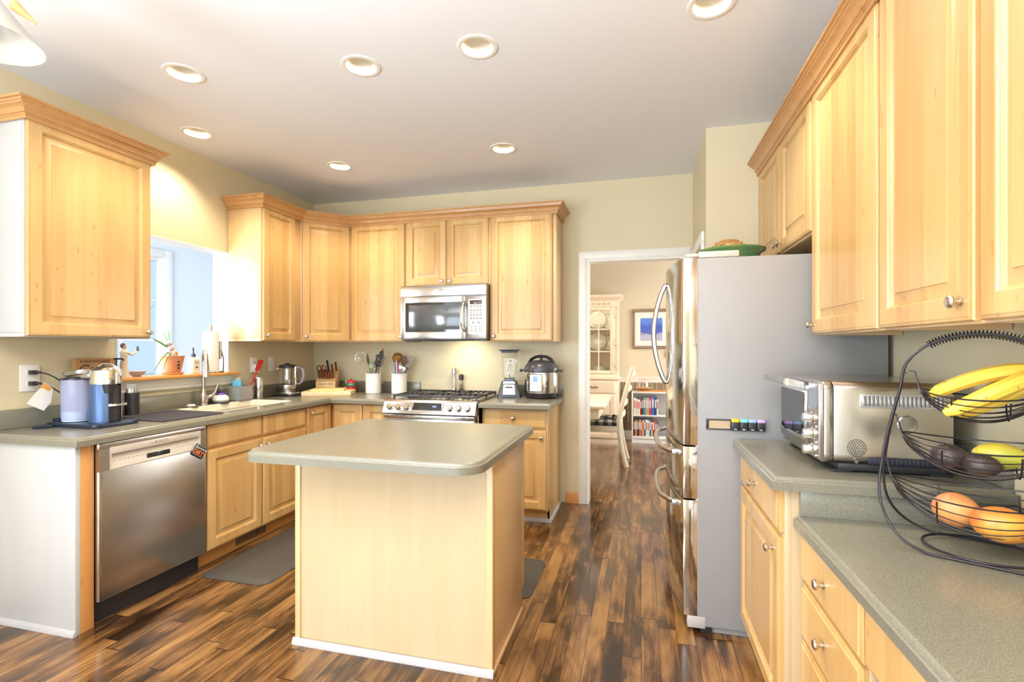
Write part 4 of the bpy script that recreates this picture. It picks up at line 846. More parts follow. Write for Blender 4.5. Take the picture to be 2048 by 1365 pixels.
ut('thin steel skewer at the right of the left crock',0,.02,.03,.03,.04,1.18,STEEL,None,STEEL,'skewer','skewer')
B2=(-2.122,4.12)
ut('copper-coloured ladle rising above the right crock',0,-.01,.02,-.02,.02,1.21,plain('copper_brown_ladle',(.42,.22,.08),.25,.7),hd(lambda m:(m.lathe([(0,.062),(.026,.058),(.044,.035),(.050,0)],(.0,0,.02),24,rot=RX(55)))),STEEL,'ladle','ladle',URr,b=B2)
ut('large dark brown wooden spoon in the right crock',0,.0,.0,.045,.0,1.17,SPOON,oval(.034,.045,.006),SPOON,'wooden_spoon','spoon',URr,b=B2)
def fish(m):
    for i in range(7):
        x=-.030+.010*i; m.tube([(x*.6,0,0),(x,0,.05),(x*1.05,-.004,.115)],.0018,6)
    m.tube([(-.0315,-.004,.115),(.0315,-.004,.115)],.0022,6); m.box(-.02,.02,-.001,.001,-.005,.004)
ut('slotted steel fish spatula fanning right from the right crock',0,-.02,0,.075,.0,1.145,STEEL,hd(fish),STEEL,'fish_spatula','spatula',URr,b=B2)
ut('broad grey steel turner low in the right crock',0,-.03,-.03,.035,-.04,1.105,STEEL,hd(lambda m:m.box(-.032,.032,-.001,.001,0,.06,.0005)),STEEL,'turner','turner',URr,b=B2)
ut('pale wooden stick leaning left in the right crock',0,.03,0,-.055,.0,1.17,WOODU,None,WOODU,'wooden_stick','utensil',URr,r=.006,b=B2)
ut('short wooden spatula at the back right of the right crock',0,.0,.02,.075,.03,1.165,WOODU,hd(lambda m:m.box(-.012,.012,-.003,.003,0,.05,.003)),WOODU,'wooden_spatula','spatula',URr,b=B2)
for i,(nm,c,x) in enumerate((('teal',(.05,.35,.33),-.034),('blue',(.05,.18,.55),-.022),('white',(.75,.75,.72),-.012),('red',(.70,.04,.03),-.002),('purple',(.35,.05,.40),.012),('light blue',(.30,.50,.75),.022))):
    mm=plain(nm.replace(' ','_')+'_silicone_straw',c,.4); ut(nm+' silicone straw in the bunch filling the right crock',0,x*.4,-.02,x,-.025-.003*i,1.215-abs(x+.012)*1.2,mm,None,mm,'drinking_straw','straw',URr,r=.0045,b=B2)
# salt and pepper mills
for lb,x,h in (('taller salt mill with steel cap behind the range',-1.632,.225),('shorter pepper mill with black cap behind the range',-1.565,.172)):
    t=thing('spice_mill',lb,'mill',(x,4.227,.918),0,'mills behind the range'); 
    m=M(); m.lathe([(0,0),(.021,0),(.022,.02),(.017,.045)],(0,0,0),24); part('base',m,STEEL if h>.2 else BLACK,t); m=M(); m.lathe([(.016,.045),(.017,.05),(.017,h-.06),(.014,h-.05)],(0,0,0),24); tb=part('glass_tube',m,GLASS,t)
    m=M(); m.lathe([(0,.046),(.014,.046),(.014,h-.085),(0,h-.085)],(0,0,0),18); part('spice',m,plain('salt_grains' if h>.2 else 'peppercorns',(.72,.66,.60) if h>.2 else (.30,.16,.12),.7,0,300),tb)
    m=M(); m.lathe([(0.013,h-.052),(.021,h-.05),(.022,h-.012),(.018,h),(0,h)],(0,0,0),24); part('cap',m,STEEL if h>.2 else BLACK,t)
# blender
t=thing('blender','black-based blender with clear square jar right of the range','blender',(-1.075,4.07,CZ),math.radians(12))
def frust(m,z0,z1,a,b,r0=.01): m.rings([[(x,y,z0) for x,y in rpoly(-a[0],a[0],-a[1],a[1],r0)],[(x,y,z1) for x,y in rpoly(-b[0],b[0],-b[1],b[1],r0)]],close0=True)
DG=plain('charcoal_plastic',(.055,.055,.06),.4)
m=M(); frust(m,.012,.135,(.098,.095),(.062,.070),.014); part('motor_base',m,DG,t); m=M(); frust(m,0,.022,(.101,.098),(.097,.094),.014); m.box(-.05,.05,-.11,-.05,-.001,.008); part('foot_ring',m,NAVY,t)
m=M(); q=lambda z:-(.098-(z-.012)/.123*.025)-.0; 
m.quad([(-.050,-.0955,.028),(.052,-.0955,.028),(.045,-.0790,.110),(-.045,-.0790,.110)]); m.b.transform(TR(0,-.0012,0)); pl=part('badge_plate',m,plain('silver_badge',(.72,.74,.78),.35,.4),t)
m=M(); m.box(-.030,.030,-.0895,-.0845,.082,.092); m.b.transform(TR(0,-.0005,0)); part('logo_strip',m,INK,pl)
m=M(); m.quad([(-.050,-.0765,.118),(.050,-.0765,.118),(.046,-.0735,.134),(-.046,-.0735,.134)]); m.b.transform(TR(0,-.0012,0)); part('control_strip',m,STEEL,t)
m=M(); frust(m,.135,.160,(.045,.045),(.042,.042),.01); part('jar_collar',m,plain('blue_grey_collar',(.10,.13,.18),.35),t)
m=M(); m.rings([[(x,y,z) for x,y in rpoly(-a,a,-a,a,.018)] for a,z in ((.050,.160),(.056,.175),(.068,.375),(.070,.382))],close0=True,close1=False); j=part('jar',m,GLASS,t)
m=M(); m.tube([(.062,.0,.37),(.088,0,.365),(.09,0,.30),(.08,0,.22),(.060,0,.20)],.009,10); part('handle',m,GLASS,j)
m=M(); m.tube([(0,0,.162),(0,0,.19)],.006,8); m.tube([(-.03,0,.205),(0,0,.185),(.03,0,.205)],.003,6); m.tube([(0,-.03,.20),(0,0,.185),(0,.03,.20)],.003,6); part('blade',m,STEEL,j)
m=M()
for z,w in ((.30,.008),(.302,.022)): m.box(-.035 if w<.01 else .0,-.027 if w<.01 else .025,-.0645,-.0635,z,z+.006)
m.tube([(-.01,-.0605,.22),(-.004,-.0625,.25),(.008,-.064,.285)],.0018,5); m.tube([(.012,-.0605,.22),(.016,-.0625,.25),(.012,-.064,.285)],.0018,5); part('printed_marks',m,INK,j)
m=M(); m.rings([[(x,y,z) for x,y in rpoly(-a,a,-a*.9,a*.9,.02)] for a,z in ((.064,.372),(.066,.384),(.088,.396),(.09,.400))],close0=True); part('lid',m,plain('slate_lid',(.10,.12,.15),.4),t)
# pressure cooker
t=thing('pressure_cooker','round stainless electric pressure cooker with black domed lid','pressure cooker',(-.800,4.06,CZ),math.radians(0))
m=M(); m.lathe([(0,0),(.11,0),(.125,.008),(.132,.03),(.137,.045)],(0,0,0),48); part('base',m,BLACK,t); m=M(); m.lathe([(.136,.045),(.138,.05),(.138,.212),(.136,.216)],(0,0,0),64); part('steel_body',m,steel('pot_steel',(.66,.65,.63),.16,2),t)
m=M(); m.lathe([(.136,.214),(.142,.222),(.142,.245),(.134,.262),(.118,.285),(.085,.305),(.04,.312),(0,.313)],(0,0,0),48); ld=part('lid',m,plain('charcoal_lid',(.05,.052,.06),.3),t)
m=M(); m.tube([(-.105,0,.285),(-.085,0,.318),(-.045,0,.340),(0,0,.346),(.045,0,.340),(.085,0,.318),(.105,0,.285)],[.012,.013,.012,.012,.012,.013,.012],12,flat=(1,2)); part('lid_handle',m,BLACK,ld); m=M(); m.cyl((0,0,.31),(0,0,.335),.012); part('steam_valve',m,BLACK,ld)
for sx in (-1,1):
    m=M(); m.box(.130 if sx>0 else -.178,.178 if sx>0 else -.130,-.03,.03,.222,.236,.006); m.box(.162 if sx>0 else -.178,.178 if sx>0 else -.162,-.03,.03,.214,.238,.006); part('side_handle',m,BLACK,t)
def curved(m,a0,a1,z0,z1,r,n=10):
    t=bmesh.new(); A=[t.verts.new((r*math.sin(a0+(a1-a0)*i/n),-r*math.cos(a0+(a1-a0)*i/n),z0)) for i in range(n+1)]; B=[t.verts.new((r*math.sin(a0+(a1-a0)*i/n),-r*math.cos(a0+(a1-a0)*i/n),z1)) for i in range(n+1)]
    for i in range(n): t.faces.new((A[i],A[i+1],B[i+1],B[i]))
    m.add(t)
m=M(); curved(m,-.56,.26,.058,.205,.1395); pn=part('control_panel',m,BLACK,t); m=M(); curved(m,-.52,.22,.064,.199,.1405); part('panel_face',m,plain('pale_panel',(.72,.78,.84),.3),pn)
m=M(); curved(m,-.28,-.02,.140,.185,.1412); part('display',m,SCREEN,pn); m=M()
for i in range(7): curved(m,.10,.17,.070+i*.017,.076+i*.017,.1412,3)
for i in range(3):
    for k in range(2): curved(m,-.22+k*.2,-.16+k*.2,.078+i*.018,.084+i*.018,.1412,3)
part('buttons',m,plain('orange_grey_print',(.50,.36,.30),.5),pn)
m=M(); m.tube(bez((.13,.02,.03),(.18,.05,.02),(.20,-.04,.006),(.165,-.09,.006),12)+bez((.165,-.09,.006),(.15,-.11,.006),(.13,-.10,.006),(.12,-.07,.006),6)[1:],.003,8); part('power_cord',m,BLACK,t)
# ------------------------------------------------------------------ ledge items
t=thing('terracotta_pot','terracotta pot on a saucer with a leggy bulb plant on the ledge','plant pot',(-3.14,2.755,LZ))
m=M(); m.lathe([(0,0),(.058,0),(.066,.012),(.064,.016),(0,.010)],(0,0,0),32); part('saucer',m,TERRA,t); m=M(); m.lathe([(0,.0162),(.045,.0162),(.049,.02),(.070,.125),(.071,.130),(.065,.130),(.062,.115),(0,.112)],(0,0,0),36); p=part('pot',m,TERRA,t)
m=M()
for i in range(4): m.box(.046,.052,-.012+.0*i,.004,.04+i*.022,.052+i*.022,.002)
m.b.transform(TR(0.012,0,0)@RZ(-6)); part('stamp',m,INK,p)
m=M(); m.ball((-.0,-.005,.140),.034,(1,1,1.3)); m.ball((0,-.018,.182),.027,(1,1,1.2)); m.ball((0,-.030,.215),.022); part('wrapped_bulb',m,plain('mottled_wrapped_bulb',(.55,.48,.50),.4,0,60),t)
for lb,c in (('orange',(.75,.22,.03)),):
    m=M(); m.ball((.022,.0,.150),.015); part('bulb_patch',m,plain('orange_patch',c,.5),t)
m=M()
for pts,w in (([(0,-.02,.19),(0,-.03,.26),(.01,-.045,.31)],.008),([(0,-.03,.2),(0,-.05,.25),(0,-.075,.30)],.006),([(0,-.02,.18),(0,-.09,.22),(.02,-.16,.245)],.008),([(0,0,.15),(.02,-.06,.15),(.03,-.11,.11),(.04,-.17,.03)],.006),([(0,.0,.15),(.02,-.03,.15),(.03,-.07,.11),(.04,-.11,.03)],.007)):
    P=[Vector(a) for a in pts]; Q=[]; 
    for i in range(len(P)-1):
        for k in range(5): Q.append(P[i].lerp(P[i+1],k/5))
    Q.append(P[-1]); m.tube(Q,[w*(1-.8*(i/len(Q))**2) for i in range(len(Q))],8,flat=(1,.35))
part('leaves',m,LEAF,t)
t=thing('soap_dispenser','white labelled soap dispenser with black pump on the ledge','soap dispenser',(-3.135,2.915,LZ)); m=M(); m.prism(rpoly(-.03,.03,-.033,.033,.012),0,.118,bev=.004); part('bottle',m,WHITE,t); m=M(); m.box(.0302,.0312,-.024,.024,.03,.10); lb_=part('label',m,plain('beige_label',(.66,.62,.52),.6),t)
m=M(); 
for z,n_ in ((.082,2),(.070,2)):
    for i in range(n_): m.box(.0313,.0317,-.014+i*.018,-.006+i*.018,z,z+.006)
m.ball((.0313,0,.045),1,(.0006,.011,.006),seg=12); part('print',m,INK,lb_)
m=M(); m.cyl((0,0,.118),(0,0,.142),.015); m.cyl((0,0,.142),(0,0,.18),.005); m.tube([(0,0,.178),(.01,-.01,.184),(.022,-.022,.172)],.006,8); part('pump',m,plain('dark_slate_pump',(.04,.05,.09),.3),t)
t=thing('paper_towel_holder','paper towel roll on a steel upright holder on the ledge','paper towel holder',(-3.13,3.06,LZ)); 
m=M(); m.lathe([(0,0),(.072,0),(.078,.006),(.072,.012),(0,.012)],(0,.02,0),40); part('base',m,STEEL,t); m=M(); m.cyl((0,0,.010),(0,0,.335),.007); m.lathe([(.014,.318),(.012,.345),(.007,.362),(0,.364)],(0,0,0),16); part('rod',m,STEEL,t)
m=M(); m.lathe([(.02,.014),(.055,.014),(.0555,.30),(.02,.31)],(0,0,0),40); part('paper_roll',m,plain('white_paper_towel',(.84,.80,.75),.8,0,90),t,label='white paper roll')
m=M(); m.cyl((.035,.055,.10),(.035,.055,.235),.009); m.tube([(.035,.06,.17),(.03,.09,.10),(.02,.095,.01)],.005,8); part('tension_arm',m,STEEL,t)
t=thing('small_bowl','small grey footed bowl on the ledge left of the plant pot','bowl',(-3.13,2.492,LZ)); m=M(); m.lathe([(0,0),(.022,0),(.024,.006),(.045,.022),(.052,.036),(.049,.036),(.03,.014),(0,.010)],(0,0,0),32); part('bowl',m,plain('speckled_grey_stoneware',(.42,.42,.48),.4,0,200),t)
t=thing('figurine','small robed figurine with a raised arm at the left end of the ledge','figurine',(-3.11,2.395,LZ)); 
m=M(); m.lathe([(0,0),(.026,0),(.028,.01),(.023,.06),(.018,.11),(.020,.14),(.022,.158),(.014,.172),(.008,.178)],(0,0,0),24); m.tube([(0,.015,.158),(.01,.04,.142),(.012,.065,.158),(.012,.078,.165)],[.009,.008,.006,.005],10); part('robed_body',m,plain('cream_resin',(.72,.64,.50),.6),t); m=M(); m.ball((0,0,.192),.013,(1,1,1.25)); part('head',m,plain('skin_tone_resin',(.62,.42,.30),.6),t)
m=M(); m.ball((-.004,-.003,.198),.015,(1,1,1.2)); part('hair',m,plain('brown_resin',(.20,.10,.05),.6),t); m=M(); m.lathe([(0,0),(.008,0),(.006,.02),(.003,.03),(0,.03)],(.012,.078,.166),12); part('held_bottle',m,plain('dark_resin',(.14,.11,.10),.5),t)
# ------------------------------------------------------------------ mats
def fmat(label,x0,x1,y0,y1,r=.065):
    m=M(); P=rpoly(x0,x1,y0,y1,r,8); m.rings([[(x,y,z) for x,y in inset(P,i)] for i,z in ((0,0),(0,.003),(.012,.006),(.045,.017),(.05,.018))],close0=True); solo('floor_mat',m,MATM,label,'mat',((x0+x1)/2,(y0+y1)/2,.001),world=False) if False else None
    m.b.transform(TR(-(x0+x1)/2,-(y0+y1)/2,0)); solo('floor_mat',m,MATM,label,'mat',((x0+x1)/2,(y0+y1)/2,.001))
fmat('dark grey cushioned mat on the floor along the sink cabinets',-2.49,-2.02,2.335,3.33)
fmat('dark grey cushioned mat between the island and the range',-1.46,-.565,2.56,3.06)
# ------------------------------------------------------------------ pendant
t=thing('pendant_lamp','conical glass pendant lamp with wooden cone in the top left corner','pendant lamp',(-2.150,1.175,2.365))
m=M(); m.lathe([(.03,.175),(.155,.004),(.162,0),(.158,.006),(.026,.178)],(0,0,0),48); part('shade',m,plain('cream_glass_shade',(.48,.46,.42),.35,0,Emission_Color=(1,.85,.6,1),Emission_Strength=.02),t)
m=M(); m.ball((0,0,.055),.038,(1,1,1.2)); part('bulb',m,emit('soft_lit_bulb',(1,.95,.85),1.0),t); m=M(); m.cyl((0,0,.12),(0,0,.20),.02); m.cyl((0,0,.20),(0,0,.375),.004); part('stem',m,NICKEL,t)
a=Vector((-2.016,1.192,2.465)); b=Vector((-1.948,1.211,2.405))
m=M(); m.cyl(a,b,.018,.002,20); part('wooden_cone',m,MAPLE_DARK,t,True); m=M(); m.cyl(a+(a-b)*.0,a+(a-b)*2.2,.003); m.tube([a+(a-b)*2.2,Vector((-2.15,1.175,2.738))],.003,8); part('arm',m,NICKEL,t,True)
# ------------------------------------------------------------------ refrigerator extras
t=thing('green_bowl','green glazed ceramic bowl on top of the refrigerator','bowl',(.445,2.76,1.747)); m=M(); m.lathe([(0,0),(.112,0),(.124,.01),(.134,.046),(.146,.060),(.163,.070),(.166,.078),(.158,.077),(.138,.064),(.122,.05),(.105,.016),(0,.012)],(0,0,0),48)
q=Nt('green_glaze_with_brown_rim'); co=q.n('TexCoord').outputs['Object']; z=q.n('SeparateXYZ',Vector=co).outputs[2]; ns=q.n('TexNoise',Vector=co,Scale=22.0,Detail=3.0).outputs[0]
f=q.math('ADD',q.math('MULTIPLY',z,7.0),q.math('MULTIPLY',q.math('SUBTRACT',ns,.5),.7)); part('bowl',m,q.out(Base_Color=q.ramp(f,[(.0,(.03,.16,.09)),(.45,(.10,.22,.07)),(.68,(.22,.24,.06)),(.82,(.20,.09,.03))]),Roughness=.15),t)
t=thing('knobby_ornament','brown knobby patterned ornament lying in the green bowl','ornament',(.44,2.78,1.762)); m=M(); m.ball((0,0,.066),1,(.085,.075,.056)); rg=random.Random(2)
for i in range(70):
    a=rg.uniform(0,6.28); e=rg.uniform(.1,1.4); m.ball((.085*math.cos(a)*math.cos(e),.075*math.sin(a)*math.cos(e),.066+.056*math.sin(e)),.007,seg=8)
part('body',m,plain('brown_seedpod',(.30,.16,.05),.4,0,120),t)
t=thing('tab_dispenser','black magnetic tab holder with four coloured cartridges on the refrigerator side','dispenser',(.417,2.464,.950))
m=M(); 
for a in ((-.125,.125,0,.006),(-.125,.125,.043,.049),(-.125,-.114,.006,.043),(.119,.125,.006,.043),(-.022,-.012,.006,.043)): m.box(a[0],a[1],-.008,0,a[2],a[3],.001)
part('frame',m,BLACK,t); m=M(); m.box(-.114,-.022,-.003,0,.006,.043); part('paper_label',m,plain('tan_label',(.52,.38,.24),.6),t)
for i,(c,nm,tx) in enumerate((((.85,.50,.02),'yellow','PLUM'),((.20,.65,.62),'turquoise','TEAL'),((.30,.45,.85),'blue','SEA'),((.55,.35,.75),'lilac','WILD'))):
    x0=-.018+i*.0355; m=M(); m.box(x0,x0+.033,-.024,0,.0,.040,.003); cr=part('cartridge',m,BLACK,t); m=M(); m.box(x0,x0+.033,-.026,0,.0385,.052,.003); part('cartridge_cap',m,plain(nm+'_cap',c,.4),cr,label=nm+' cap')
    m=M(); m.box(x0+.010,x0+.023,-.0247,-.0243,.005,.0065); m.box(x0+.010,x0+.020,-.0247,-.0243,.008,.0095); part('printed_mark',m,WHITEP,cr)
# ------------------------------------------------------------------ toaster oven (faces -X)
t=thing('toaster_oven','large stainless countertop toaster oven beside the refrigerator','toaster oven',(.785,2.12,CZ),-R90)
# local x = 2.12-Y (-.25..+.25), y = X-.785 (-.175..+.175)
TS=steel('toaster_steel',(.60,.57,.52),.26,0,.08)
m=M(); a=M(); P=rpoly(-.25,.25,.028,.300,.028); a.prism(P,-.165,.170,bev=.002); a.b.transform(Matrix(((1,0,0,0),(0,0,1,0),(0,1,0,0),(0,0,0,1)))); bmesh.ops.recalc_face_normals(a.b,faces=a.b.faces); part('shell',a,TS,t)
m=M(); fprism(m,rpoly(-.250,.252,.026,.302,.03),-.195,-.166,.005); fr=part('front_frame',m,CHROME if False else STEEL,t)
m=M(); m.box(-.245,.118,-.203,-.190,.045,.278,.006); dr=part('door',m,steel('door_dark_steel',(.42,.39,.35),.3,0),t)
m=M(); fprism(m,rpoly(-.222,.098,.075,.262,.012),-.207,-.202,.001); wf=part('window_frame',m,CHROME,dr); m=M(); fprism(m,rpoly(-.208,.084,.087,.250,.006),-.2085,-.2065); part('window',m,DARKGLASS,dr)
m=M(); m.cyl((-.225,-.262,.287),(.085,-.262,.287),.013); m.ball((-.225,-.262,.287),.013); 
part('handle',m,STEEL,dr)
for x in (-.20,.085):
    m=M(); m.rings([[(x-.012,-.2,.262),(x+.012,-.2,.262),(x+.012,-.2,.285),(x-.012,-.2,.285)],[(x-.012,-.262,.275),(x+.012,-.262,.275),(x+.012,-.262,.300),(x-.012,-.262,.300)]],close0=True); part('handle_bracket',m,STEEL,dr)
m=M(); m.box(.125,.232,-.205,-.194,.035,.292,.004); cp=part('control_panel',m,steel('panel_steel',(.50,.47,.43),.3,0),t)
m=M(); fprism(m,rpoly(.140,.218,.205,.282,.008),-.208,-.204); part('display',m,plain('grey_lcd',(.20,.23,.27),.12),cp)
for z in (.170,.115,.060):
    m=M(); m.lathe([(0,0),(.022,0),(.022,.004),(.018,.007),(.016,.030),(.014,.033),(0,.034)],(.178,-.205,z),28,rot=RX(90)); part('dial',m,CHROME,cp)
m=M()
for z in (.142,.088,.033+.01): m.cyl((.212,-.205,z),(.212,-.211,z),.005,n=12)
part('button',m,CHROME,cp)
# near side details on x=+.25
Ms=Matrix(((0,0,1,.2502),(1,0,0,0),(0,1,0,0),(0,0,0,1)))
m=M(); a=M(); a.prism(rpoly(-.09,.145,.215,.262,.010),0,.0025,bev=.0008); a.b.transform(Ms); s=part('side_vent_panel',a,plain('bright_vent_plate',(.62,.62,.62),.3,.8),t)
m=M()
for i in range(19): m.box(.2527,.2545,-.082+i*.0118,-.0755+i*.0118,.222,.255,.0006)
part('louvres',m,plain('louvre_steel',(.75,.76,.78),.25,.9),s); m=M()
for i in range(19): m.box(.2526,.2532,-.0755+i*.0118,-.0705+i*.0118,.222,.255)
part('louvre_gaps',m,plain('grey_gap',(.12,.12,.12),.6),s)
m=M(); m.lathe([(0,.0004),(.015,.0010),(.026,.0026),(.029,0)],(.2502,.045,.165),32,rot=RY(90)); part('side_dimple',m,STEEL,t)
m=M()
for r_,n_ in ((.0,1),(.007,6),(.014,13),(.021,20),(.027,26)):
    for i in range(n_): a=2*PI*i/n_; m.cyl((.2498,-.098+r_*math.cos(a),.083+r_*math.sin(a)),(.2506,-.098+r_*math.cos(a),.083+r_*math.sin(a)),.0021,n=8)
part('speaker_holes',m,BLACKM,t)
m=M(); m.cyl((.2495,-.10,.038),(.252,-.10,.038),.006,n=14); part('screw',m,STEEL,t)
m=M(); m.box(-.24,.246,-.150,.160,.006,.030,.004); m.box(.244,.2525,-.068,.165,.030,.056,.004); part('underside_vent',m,BLACK,t); m=M()
for i in range(18): m.box(.2522,.2535,-.060+i*.012,-.054+i*.012,.032,.052,.001)
part('underside_ribs',m,plain('dark_navy_rib',(.02,.028,.05),.3),t)
for x in (-.21,.215):
    for y in (-.14,.14): m=M(); m.box(x-.03,x+.03,y-.03,y+.03,.0,.008,.002); part('foot',m,BLACK,t)
# ------------------------------------------------------------------ fruit basket
BX,BY,BA=.852,1.560,math.radians(-27); DZ=.790
t=thing('fruit_basket','three-tier black wire hammock fruit basket on the lower desk counter','fruit basket',(BX,BY,DZ),BA)
m=M()
for sg in (-1,1):
    no=lambda z:sg*(.012+.075*max(0,(.42-z)/.42))
    pts=[(-.100,sg*.105,.005),(-.155,sg*.100,.030),(-.193,no(.09),.085),(-.205,no(.15),.16),(-.192,no(.28),.28),(-.172,no(.38),.38),(-.163,no(.41),.42)]
    arch=[(-.158*math.cos(a)*1.0,sg*.010,.450+.122*math.sin(a)) for a in [PI*i/14 for i in range(1,14)]]
    P=pts+arch+[(-x,y,z) for x,y,z in pts[::-1]]
    V=[Vector(p) for p in P]; Q=[]
    for i in range(len(V)-1):
        p0=V[max(i-1,0)];p1=V[i];p2=V[i+1];p3=V[min(i+2,len(V)-1)]
        for k in range(4):
            u=k/4; Q.append(.5*((2*p1)+(p2-p0)*u+(2*p0-5*p1+4*p2-p3)*u*u+(3*p1-p0-3*p2+p3)*u**3))
    Q.append(V[-1]); m.tube(Q,.0034,8)
    m.tube([(-.100,sg*.105,.005),(.100,sg*.105,.005)],.0034,8)
for x in (-1,1):
    for z,xx in ((.465,.156),(.345,.180),(.215,.200)): m.tube([(x*xx,-.03,z),(x*(xx-.006),.03,z)],.0022,6)
part('frame',m,WIRE,t)
m=M(); m.tube([(.115*math.cos(a),.105*math.sin(a),.0105) for a in [i*PI/18 for i in range(36)]],.0034,8,True); part('base_ring',m,WIRE,t)
m=M(); sp=[]
for i in range(420):
    s=i/419; a=PI*(.28+.44*s); c=Vector((-.158*math.cos(a),0,.450+.122*math.sin(a))); nr=Vector((-math.cos(a)*.8,0,math.sin(a))).normalized(); w=i*2*PI/14
    sp.append(c+nr*.0105*math.cos(w)+Vector((0,1,0))*.0185*math.sin(w))
m.tube(sp,.0013,5); part('handle_coil',m,plain('black_coil_wire',(.02,.018,.02),.4),t)
def tier(zn,L,w,sag,n=13):
    m=M()
    for k in range(n):
        ph=math.radians(-84+168*k/(n-1)); P=[]
        for i in range(25):
            s=-1+2*i/24; q=(1-s*s)
            P.append((L*s*(1-.0*q),w*math.sin(ph)*q**.55+.012*math.sin(ph),zn-(sag*math.cos(ph)+.012)*q**.75-.006*math.cos(ph)))
        m.tube(P,.0015 if 0<k<n-1 else .0021,6)
    for x in (-.45,.45): # cross wires
        q=(1-x*x); m.tube([(L*x,w*math.sin(math.radians(a))*q**.55,zn-(sag*math.cos(math.radians(a))+.012)*q**.75-.009) for a in range(-84,85,12)],.002,6)
    for sx in (-1,1):
        m.tube([(sx*L,-.014,zn),(sx*L,.014,zn)],.0022,6); m.tube([(sx*L,-.014,zn),(sx*(L+.010),0,zn+.045),(sx*L,.014,zn)],.0018,6); m.tube([(sx*(L+.010),0,zn+.045),(sx*(L+.024),0,zn+.048)],.002,6)
    part('hammock_tier',m,WIRE,t)
tier(.425,.120,.085,.065); tier(.300,.160,.115,.085); tier(.172,.182,.125,.105)
B0=Matrix.Translation((BX,BY,DZ))@Matrix.Rotation(BA,4,'Z')
def fruit(name,label,cat,p,build): 
    q=B0@Vector(p); t=thing(name,label,cat,q,BA); build(t); return t
YEL=Nt('ripe_banana_skin'); co=YEL.n('TexCoord').outputs['Object']; f=YEL.n('TexNoise',Vector=co,Scale=55.0,Detail=2.0).outputs[0]; YEL=YEL.out(Base_Color=YEL.mix(YEL.math('GREATER_THAN',f,.70),(.86,.58,.07),(.45,.22,.04)),Roughness=.42)
def bananas(t):
    stem=Vector((.128,.0,.085))
    for tip,mid,w in (((-.098,.012,.012),(.0,.015,.075),.0195),((-.068,-.050,-.030),(.045,-.055,.040),.021),((-.03,.045,-.015),(.05,.05,.05),.019),((-.045,-.005,-.035),(.05,-.01,.01),.019)):
        P=bez(stem,stem.lerp(Vector(mid),.5)+Vector((0,0,.012)),mid,tip,16); n=len(P)
        rr=[.0055,.006,.008,.0135]+[w*(1-.18*abs((i-9)/7)**2.2) for i in range(4,n-2)]+[w*.86,w*.42]
        m=M(); m.tube(P,rr,9); m.b.faces.ensure_lookup_table(); part('banana',m,YEL,t)
    m=M(); m.tube([stem+Vector((-.012,0,-.004)),stem+Vector((.006,0,.012)),stem+Vector((.016,0,.016))],[.011,.014,.010],8); part('stem',m,plain('brown_banana_stem',(.24,.15,.07),.7,0,60),t)
fruit('banana_bunch','bunch of yellow bananas in the top tier of the wire basket','bananas',(0,-.01,.395),bananas)
def rnd(mt,sc,taper=0,stem=True,seed=1):
    def f(t):
        m=M(); b=bmesh.new(); bmesh.ops.create_uvsphere(b,u_segments=32,v_segments=20,radius=1)
        for v in b.verts:
            k=1-taper*max(0,v.co.x)**1.3; v.co=Vector((v.co.x*sc[0],v.co.y*sc[1]*k,v.co.z*sc[2]*k))
        m.add(b); part('flesh',m,mt,t)
        m=M(); m.cyl((sc[0]*.97,0,0),(sc[0]*1.06,0,.003),.003,n=8); part('stem',m,SPOON,t)
    return f
def skin(name,a,b,sc=9,rough=.38,bump=.0):
    q=Nt(name); co=q.n('TexCoord').outputs['Object']; f=q.n('TexNoise',Vector=co,Scale=float(sc),Detail=2.0).outputs[0]; kw={}
    if bump: kw['Normal']=q.n('Bump',Strength=bump,Distance=.002,Height=q.n('TexNoise',Vector=co,Scale=160.0,Detail=2.0).outputs[0]).outputs[0]
    return q.out(Base_Color=q.ramp(f,[(.35,a),(.65,b)]),Roughness=rough,**kw)
AVO=skin('avocado_skin',(.020,.012,.014),(.055,.038,.03),14,.4,.7); MANG=skin('mango_skin',(.66,.15,.035),(.74,.36,.05),12); MANG2=skin('mango_skin_pinkish',(.62,.19,.08),(.68,.32,.10),12); PEAR=skin('yellow_pear_skin',(.70,.50,.05),(.45,.45,.06),9)
fruit('avocado','dark ripe avocado at the left of the middle basket tier','avocado',(-.058,.005,.243),rnd(AVO,(.043,.034,.034),.25))
fruit('avocado','smaller dark avocado in front in the middle basket tier','avocado',(.005,-.045,.238),rnd(AVO,(.038,.030,.030),.25))
fruit('pear','yellow-green pear lying behind the avocados in the middle tier','pear',(.045,.032,.255),rnd(PEAR,(.060,.034,.034),.42))
fruit('mango','paler orange mango at the left of the bottom tier','mango',(-.045,.020,.100),rnd(MANG2,(.052,.042,.045),.12))
fruit('mango','orange-red mango in front on the right of the bottom tier','mango',(.042,-.028,.092),rnd(MANG,(.062,.044,.044),.10))
